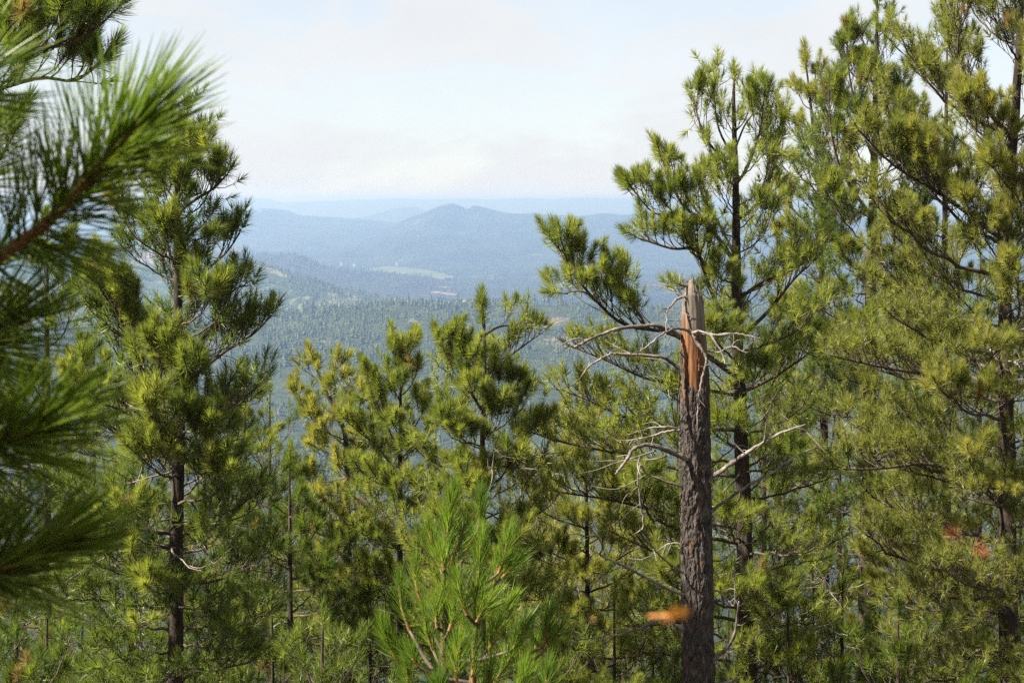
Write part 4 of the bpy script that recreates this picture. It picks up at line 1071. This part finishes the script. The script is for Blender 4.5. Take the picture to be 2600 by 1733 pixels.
def young_pine():
    D = 9.0
    rng = np.random.default_rng(61)
    b = at(1165, 1733, D)
    base = np.array((b[0], D, ground_z(b[0], D)))
    root = empty('young_pine', base)
    low = at(1165, 2050, D)
    stem1 = smooth_path([base - (0, 0, 0.2), low, at(1130, 1733, D), at(1128, 1600, D), at(1130, 1420, D), at(1150, 1265, D)], 6)
    g = Geo(); Vt, Qt = tube(stem1 - base, np.linspace(0.045, 0.006, len(stem1)), 10); g.add(Vt, Qt)
    stem2 = smooth_path([low, at(1200, 1733, D - 0.3), at(1208, 1560, D - 0.35), at(1212, 1480, D - 0.35), at(1222, 1385, D - 0.35)], 6)
    Vt, Qt = tube(stem2 - base, np.linspace(0.028, 0.006, len(stem2)), 10); g.add(Vt, Qt)
    link('trunk', g.mesh('trunk', [M['young_bark']]), root)
    # shoots: (points, depth offset, needle count)
    SH = [
        ([(1130, 1430), (1138, 1340), (1150, 1258)], 0.0, 620), ([(1118, 1440), (1100, 1400), (1092, 1350)], 0.1, 260), ([(1135, 1440), (1160, 1395), (1178, 1340)], 0.05, 280),
        ([(1128, 1445), (1124, 1430), (1122, 1418)], -0.1, 120), ([(1130, 1560), (1130, 1490), (1130, 1430)], 0.0, 380), ([(1150, 1430), (1180, 1400), (1200, 1370)], 0.15, 180),
        ([(1210, 1560), (1214, 1470), (1222, 1385)], -0.35, 640), ([(1186, 1560), (1172, 1520), (1163, 1478)], -0.42, 280), ([(1210, 1578), (1225, 1550), (1242, 1530)], -0.42, 260),
        ([(1200, 1733), (1203, 1650), (1210, 1560)], -0.35, 520), ([(1130, 1733), (1128, 1650), (1130, 1560)], 0.0, 420),
        ([(1160, 1733), (1158, 1690), (1164, 1640)], -0.55, 380), ([(1110, 1592), (1108, 1570), (1110, 1540)], -0.05, 200), ([(1140, 1600), (1150, 1570), (1150, 1555)], -0.1, 160),
        ([(1265, 1455), (1278, 1420), (1290, 1370)], 0.3, 300), ([(1270, 1470), (1290, 1450), (1310, 1430)], 0.3, 220), ([(1218, 1330), (1218, 1300), (1220, 1270)], 0.7, 260), ([(1212, 1420), (1214, 1370), (1218, 1330)], 0.7, 240),
        ([(1010, 1680), (985, 1630), (975, 1595)], -0.1, 320), ([(1095, 1715), (1055, 1685), (1020, 1650), (1000, 1630)], -0.1, 420), ([(1060, 1690), (1050, 1675), (1048, 1668)], -0.3, 180),
        ([(1300, 1650), (1318, 1610), (1335, 1585)], -0.2, 340), ([(1255, 1733), (1290, 1680), (1305, 1645)], -0.2, 380), ([(1380, 1640), (1388, 1600), (1396, 1560)], 0.2, 300), ([(1375, 1660), (1400, 1630), (1420, 1600)], 0.2, 260),
        ([(1310, 1760), (1322, 1740), (1328, 1715)], -0.6, 300), ([(1115, 1780), (1112, 1760), (1112, 1745)], -0.6, 280), 
        ([(1085, 1560), (1060, 1500), (1055, 1440)], 0.35, 260), ([(1262, 1620), (1275, 1570), (1295, 1530)], 0.4, 320), ([(1230, 1560), (1250, 1500), (1262, 1440)], 0.5, 300),
        ([(1040, 1600), (1020, 1540), (1015, 1490)], 0.5, 260), ([(1350, 1733), (1355, 1680), (1360, 1640)], 0.4, 300),
        ([(1100, 1650), (1085, 1610), (1080, 1570)], 0.2, 260), ([(1240, 1660), (1250, 1620), (1262, 1590)], 0.15, 300), ([(1170, 1660), (1175, 1610), (1178, 1575)], 0.3, 300),
        ([(1060, 1780), (1040, 1740), (1035, 1700)], -0.2, 300), ([(1230, 1790), (1240, 1745), (1245, 1700)], -0.3, 300), ([(1390, 1790), (1385, 1750), (1392, 1700)], 0.0, 280),
    ]
    for pts, off, n in SH:
        P = smooth_path([at(x, y, D + off) for x, y in pts], 5)
        o0 = P[0]
        g = Geo(); L = np.linalg.norm(P[-1] - P[0])
        Vt, Qt = tube(P - o0, np.linspace(0.0110, 0.0080, len(P)), 7); g.add(Vt, Qt)
        e = unit(P[-1] - P[-2])
        Vt, Qt = tube([P[-1] - o0, P[-1] - o0 + e * 0.012, P[-1] - o0 + e * 0.03], [0.007, 0.007, 0.001], 7); g.add(Vt, Qt)
        # a stem back to the trunk so that no shoot floats
        tgt = stem2 if off < -0.2 else stem1
        dz = tgt[:, 2] - (o0[2] - 0.25 * abs(np.linalg.norm(tgt[np.argmin(abs(tgt[:, 2] - o0[2]))][:2] - o0[:2])) - 0.03)
        q = tgt[int(np.argmin(abs(dz)))]
        if np.linalg.norm(q - o0) > 0.04:
            mid = (q + o0) / 2 + np.array((0, 0, -0.06 * np.linalg.norm(q - o0)))
            C = smooth_path([q, mid, o0], 4)
            Vt, Qt = tube(C - o0, np.linspace(0.013, 0.0085, len(C)), 7); g.add(Vt, Qt, m=1)
        so = link('shoot', g.mesh('shoot', [M['shoot'], M['twig']]), root, o0 - base)
        gn = shoot_geo(rng, P - o0, int(n * 0.75), 0.155, 0.0032, 35, 8, 0.0, 0.13)
        link('needles', gn.mesh('needles', [M['young']], False), so)
    tag(root, 'young bright green pine with upright brown shoots at the lower edge, nearest the viewer', 'tree')
M['young_bark'] = simple_mat('young_bark', [(0.3, (0.07, 0.045, 0.028)), (0.7, (0.17, 0.115, 0.07))], 40, 0.85, (1, 1, 0.4), 0.7, 60)
M['shoot'] = simple_mat('young_shoot', [(0.3, (0.15, 0.068, 0.026)), (0.7, (0.32, 0.17, 0.070))], 70, 0.65, (1, 1, 1), 0.6, 120)
young_pine()

# ------------------------------------------------------------------ the near pine at the left edge (out of focus)
def fascicle(rng, nl, w):
    """three long needles from one sheath, each a three-sided blade"""
    g = Geo()
    for k in range(3):
        a = 2 * math.pi * k / 3 + rng.uniform(-0.5, 0.5)
        sp = rng.uniform(0.03, 0.10)
        L = nl * rng.uniform(0.9, 1.08)
        t = np.linspace(0, 1, 6)
        bend = rng.uniform(0.0, 0.10)
        P = np.stack([math.cos(a) * (sp * t + bend * t * t) * L, math.sin(a) * (sp * t + bend * t * t) * L, t * L], 1)
        V, Q = tube(P, w * np.array((0.6, 0.95, 1, 0.95, 0.75, 0.15)), 4)
        g.add(V, Q)
    V, Q = tube([(0, 0, -0.004), (0, 0, 0.006), (0, 0, 0.014)], [0.0026, 0.0026, 0.0016], 5); g.add(V, Q, m=1)
    return g
def near_pine():
    rng = np.random.default_rng(71)
    tx, ty = -1.95, 2.85
    gz = ground_z(tx, ty)
    base = np.array((tx, ty, gz))
    root = empty('near_pine', base)
    TP = smooth_path([(tx, ty, gz - 0.3), (tx + 0.03, ty, gz + 1.6), (tx - 0.02, ty, gz + 2.6), (tx + 0.02, ty, gz + 3.6)], 8)
    g = Geo(); V, Q = tube(TP - base, np.linspace(0.10, 0.02, len(TP)), 14); g.add(V, Q)
    link('trunk', g.mesh('trunk', [M['bark']]), root)
    fas = [fascicle(rng, 0.19, 0.00145) for _ in range(5)]
    fmesh = [f.mesh('needle_bundle', [M['near'], M['shoot']], False) for f in fas]
    B = [  # stem points (px, py, depth), fascicle count, clothed share of the stem, spread
        ([(-160, 740, 2.72), (0, 650, 2.68), (130, 555, 2.66), (250, 425, 2.64), (345, 318, 2.62)], 205, 0.08, 60),
        ([(-260, 1180, 2.5), (-90, 1150, 2.42), (20, 1120, 2.38), (85, 1090, 2.36)], 120, 0.2, 42),
        ([(-260, 1520, 2.45), (-80, 1470, 2.38), (20, 1435, 2.36), (90, 1405, 2.34)], 130, 0.2, 44),
        ([(-300, 960, 2.8), (-120, 890, 2.74), (-30, 850, 2.72)], 110, 0.25, 55),
        ([(-300, 330, 2.7), (-170, 270, 2.66), (-100, 225, 2.64)], 50, 0.3, 60),
        ([(-300, 560, 2.8), (-190, 500, 2.76), (-120, 455, 2.74)], 40, 0.3, 60),
    ]
    for pts, n, t0, a0 in B:
        P = smooth_path([at(*p) for p in pts], 6)
        q = np.array((tx, ty, P[0][2] - 0.25))
        o0 = q
        full = smooth_path(np.vstack([[q], [(q + P[0]) / 2 + (0, 0, 0.02)], P[::3], P[-1:]]) , 3)
        g = Geo(); V, Q = tube(full - o0, np.linspace(0.015, 0.0046, len(full)), 9); g.add(V, Q)
        # scaly stem: short bract stubs
        cum = np.concatenate([[0], np.cumsum(np.linalg.norm(np.diff(P, axis=0), axis=1))]); L = cum[-1]
        for k in range(140):
            s = rng.uniform(0.05, 1) * L
            c = np.array([np.interp(s, cum, P[:, i]) for i in range(3)])
            tn = unit(P[-1] - P[0]); dv = unit(rng.normal(size=3) + tn * 0.6)
            V, Q = tube([c + dv * 0.004 - o0, c + dv * 0.011 + tn * 0.006 - o0], [0.0022, 0.0004], 4); g.add(V, Q)
        e = unit(P[-1] - P[-2])
        V, Q = tube([P[-1] - o0, P[-1] + e * 0.012 - o0, P[-1] + e * 0.03 - o0], [0.006, 0.0065, 0.001], 8); g.add(V, Q)
        bo = link('branch', g.mesh('branch', [M['shoot']]), root, o0 - base)
        for k in range(n):
            t = t0 + (1 - t0) * rng.random() ** 0.8
            s = t * L
            c = np.array([np.interp(s, cum, P[:, i]) for i in range(3)])
            tn = unit(np.array([np.interp(min(L, s + 0.02), cum, P[:, i]) - np.interp(max(0, s - 0.02), cum, P[:, i]) for i in range(3)]))
            X = unit(np.cross(tn, (0.2, 0.95, 0.1))); Y = np.cross(tn, X)
            ang = R(a0 + (10 - a0) * ((t - t0) / (1 - t0)) ** 3) + rng.normal() * 0.16
            ph = rng.uniform(0, 6.28)
            dv = math.sin(ang) * (math.cos(ph) * X + math.sin(ph) * Y) + math.cos(ang) * tn
            o = link('needle_bundle', fmesh[int(rng.integers(5))], bo)
            sc = rng.uniform(0.85, 1.1)
            mtx = Matrix(frame_z(dv, rng.uniform(0, 6.28)).tolist()).to_4x4() @ Matrix.Diagonal((sc, sc, sc, 1))
            mtx.translation = Vector(c + dv * 0.005 - o0)
            o.matrix_local = mtx
    # the rest of its crown, unseen left of the view, plus tufts added for shade
    rest = Geo()
    for k in range(300):
        z = gz + (rng.uniform(1.4, 2.9) if k < 120 else rng.uniform(2.75, 3.4))
        a = rng.uniform(0, 6.28)
        rr = rng.uniform(0.25, 0.9) * (1 - 0.5 * (z - gz - 1.4) / 1.5)
        p = np.array((tx - 0.25 + rr * math.cos(a), ty + rr * math.sin(a), z))
        if k >= 120: p = np.array((-1.42 + rng.uniform(-0.36, 0.36), 2.2 + rng.uniform(-0.4, 0.4), z))  # added cluster towards the sun, shading the lower sprays but not the top one
        if p[0] > -0.42 * p[1]: continue
        gg = TUFT_GEO[int(rng.integers(5))]
        d = unit(np.array((math.cos(a), math.sin(a), 0.7)))
        Rm = frame_z(d, rng.uniform(0, 6.28))
        rest.add(gg[0] @ Rm.T + p - base, None, gg[1])
        V, Q = tube(np.array([(tx, ty, z - rr * 0.6), p]) - base, [0.01, 0.005], 4); rest.add(V, Q, m=1)
    o = link('crown', rest.mesh('crown', [M['near'], M['twig']], False), root)
    o['kind'] = 'stuff'
    tag(root, 'blurred pine close to the viewer, its long-needled sprays reaching in from the left edge', 'tree')
near_pine()

# ------------------------------------------------------------------ a flying insect close to the lens
def insect():
    D = 1.15
    rng = np.random.default_rng(81)
    c = at(1690, 1562, D)
    root = empty('flying_insect', c)
    body_m = simple_mat('insect_body', [(0.4, (0.30, 0.12, 0.03)), (0.6, (0.50, 0.24, 0.07))], 300, 0.5)
    wm, nt = mat('insect_wing')
    pb = nd(nt, 'ShaderNodeBsdfPrincipled'); pb.inputs['Base Color'].default_value = (0.40, 0.20, 0.06, 1); pb.inputs['Roughness'].default_value = 0.4
    tr = nd(nt, 'ShaderNodeBsdfTranslucent'); tr.inputs['Color'].default_value = (0.55, 0.27, 0.05, 1)
    tp = nd(nt, 'ShaderNodeBsdfTransparent'); tp.inputs['Color'].default_value = (1.0, 0.92, 0.75, 1)
    m1 = nd(nt, 'ShaderNodeMixShader'); m1.inputs[0].default_value = 0.5; nt.links.new(pb.outputs[0], m1.inputs[1]); nt.links.new(tr.outputs[0], m1.inputs[2])
    m2 = nd(nt, 'ShaderNodeMixShader'); m2.inputs[0].default_value = 0.66; nt.links.new(m1.outputs[0], m2.inputs[1]); nt.links.new(tp.outputs[0], m2.inputs[2])
    out = nd(nt, 'ShaderNodeOutputMaterial'); nt.links.new(m2.outputs[0], out.inputs[0])
    g = Geo()
    P = np.array([(-0.006, 0, 0.0005), (-0.002, 0, 0.0), (0.004, 0, -0.001), (0.010, 0, -0.002), (0.015, 0, -0.003)])
    V, Q = tube(smooth_path(P, 4), np.interp(np.linspace(0, 1, 17), [0, .15, .35, .5, .8, 1], [.0010, .0020, .0023, .0016, .0018, .0002]), 10); g.add(V, Q)
    link('body', g.mesh('body', [body_m]), root)
    g = Geo(); V, Q = tube([(-0.0092, 0, 0.0004), (-0.0085, 0, 0.0004), (-0.0072, 0, 0.0005), (-0.006, 0, 0.0005)], [.0003, .0014, .0015, .0009], 10); g.add(V, Q)
    for s in (-1, 1):
        V, Q = tube([(-0.009, s * 0.0006, 0.001), (-0.012, s * 0.003, 0.0022), (-0.015, s * 0.005, 0.0020)], [.00018, .00015, .0001], 4); g.add(V, Q)
    link('head', g.mesh('head', [body_m]), root)
    for s in (-1, 1):
        for k, (L, W, ang, x0) in enumerate([(0.019, 0.0075, 0.42, -0.003), (0.014, 0.0065, 0.85, 0.0)]):
            V, T = [(0, 0, 0)], []
            for i in range(13):
                a = i / 12
                u = math.sin(a * math.pi)
                V.append((L * (0.5 - 0.5 * math.cos(a * math.pi)) if i <= 12 else 0, (W * u * (1 if i < 7 else 1)), 0.0006 * u))
            # oval outline: front edge nearly straight, rear edge bulging
            n_ = 16
            V = [(L * (0.5 - 0.5 * math.cos(math.pi * i / n_)), W * 0.22 * math.sin(math.pi * i / n_), 0) for i in range(n_ + 1)]
            V += [(L * (0.5 + 0.5 * math.cos(math.pi * i / n_)), -W * 0.8 * math.sin(math.pi * i / n_) ** 0.8, 0) for i in range(1, n_)]
            V.append((L * 0.5, -W * 0.2, 0.0004)); m = len(V) - 1
            T = [(i, (i + 1) % m, m) for i in range(m)]
            V = np.array(V)
            # blade axis: up and back from the body
            axv = unit((-math.cos(ang) * 0.9 + 0.15, s * 0.35, 0.28 + 0.15 * k)); 
            ch = unit(np.cross(axv, (0.2 * s, -0.9, 0.25))); nn = np.cross(axv, ch)
            X = V[:, :1] * axv + V[:, 1:2] * ch + V[:, 2:3] * nn + np.array((x0, s * 0.0012, 0.0015))
            g = Geo(); g.add(X, None, T); g.add(X + nn * 0.0001, None, [t[::-1] for t in T])
            link('wing', g.mesh('wing', [wm]), root)
    for s in (-1, 1):
        for k in range(3):
            g = Geo(); x = -0.004 + 0.002 * k
            V, Q = tube([(x, s * 0.0012, -0.001), (x + 0.001 * (k - 1), s * 0.004, -0.0025), (x + 0.003 * (k - 1), s * 0.005, -0.007)], [.0003, .00025, .00012], 4); g.add(V, Q)
            link('leg', g.mesh('leg', [body_m]), root)
    root.rotation_euler = (0, R(-8), R(180))
    root.scale = (0.9, 0.9, 0.9)
    tag(root, 'small blurred orange insect in flight beside the lower trunk of the snag', 'insect')
insect()

# ------------------------------------------------------------------ the hazy air
def haze():
    g = Geo()
    x0, x1, y0, y1, z0, z1 = -27000, 27000, -90, 34000, -760, 24
    V = [(x0, y0, z0), (x1, y0, z0), (x1, y1, z0), (x0, y1, z0), (x0, y0, z1), (x1, y0, z1), (x1, y1, z1), (x0, y1, z1)]
    g.add(V, [(3, 2, 1, 0), (4, 5, 6, 7), (0, 1, 5, 4), (1, 2, 6, 5), (2, 3, 7, 6), (3, 0, 4, 7)])
    m, nt = mat('haze')
    pv = nd(nt, 'ShaderNodeVolumePrincipled')
    pv.inputs['Density'].default_value = 1.75e-4
    pv.inputs['Color'].default_value = (0.35, 0.55, 1.0, 1)
    pv.inputs['Absorption Color'].default_value = (0.5, 0.5, 0.5, 1)
    pv.inputs['Anisotropy'].default_value = 0.48
    pv.inputs['Density Attribute'].default_value = ''
    out = nd(nt, 'ShaderNodeOutputMaterial'); nt.links.new(pv.outputs[0], out.inputs['Volume'])
    o = link('haze', g.mesh('haze', [m], False))
    tag(o, 'pale blue haze filling the valley air', kind='stuff')
haze()
print("objects", len(bpy.data.objects), "polys", sum(len(m.polygons) for m in bpy.data.meshes))
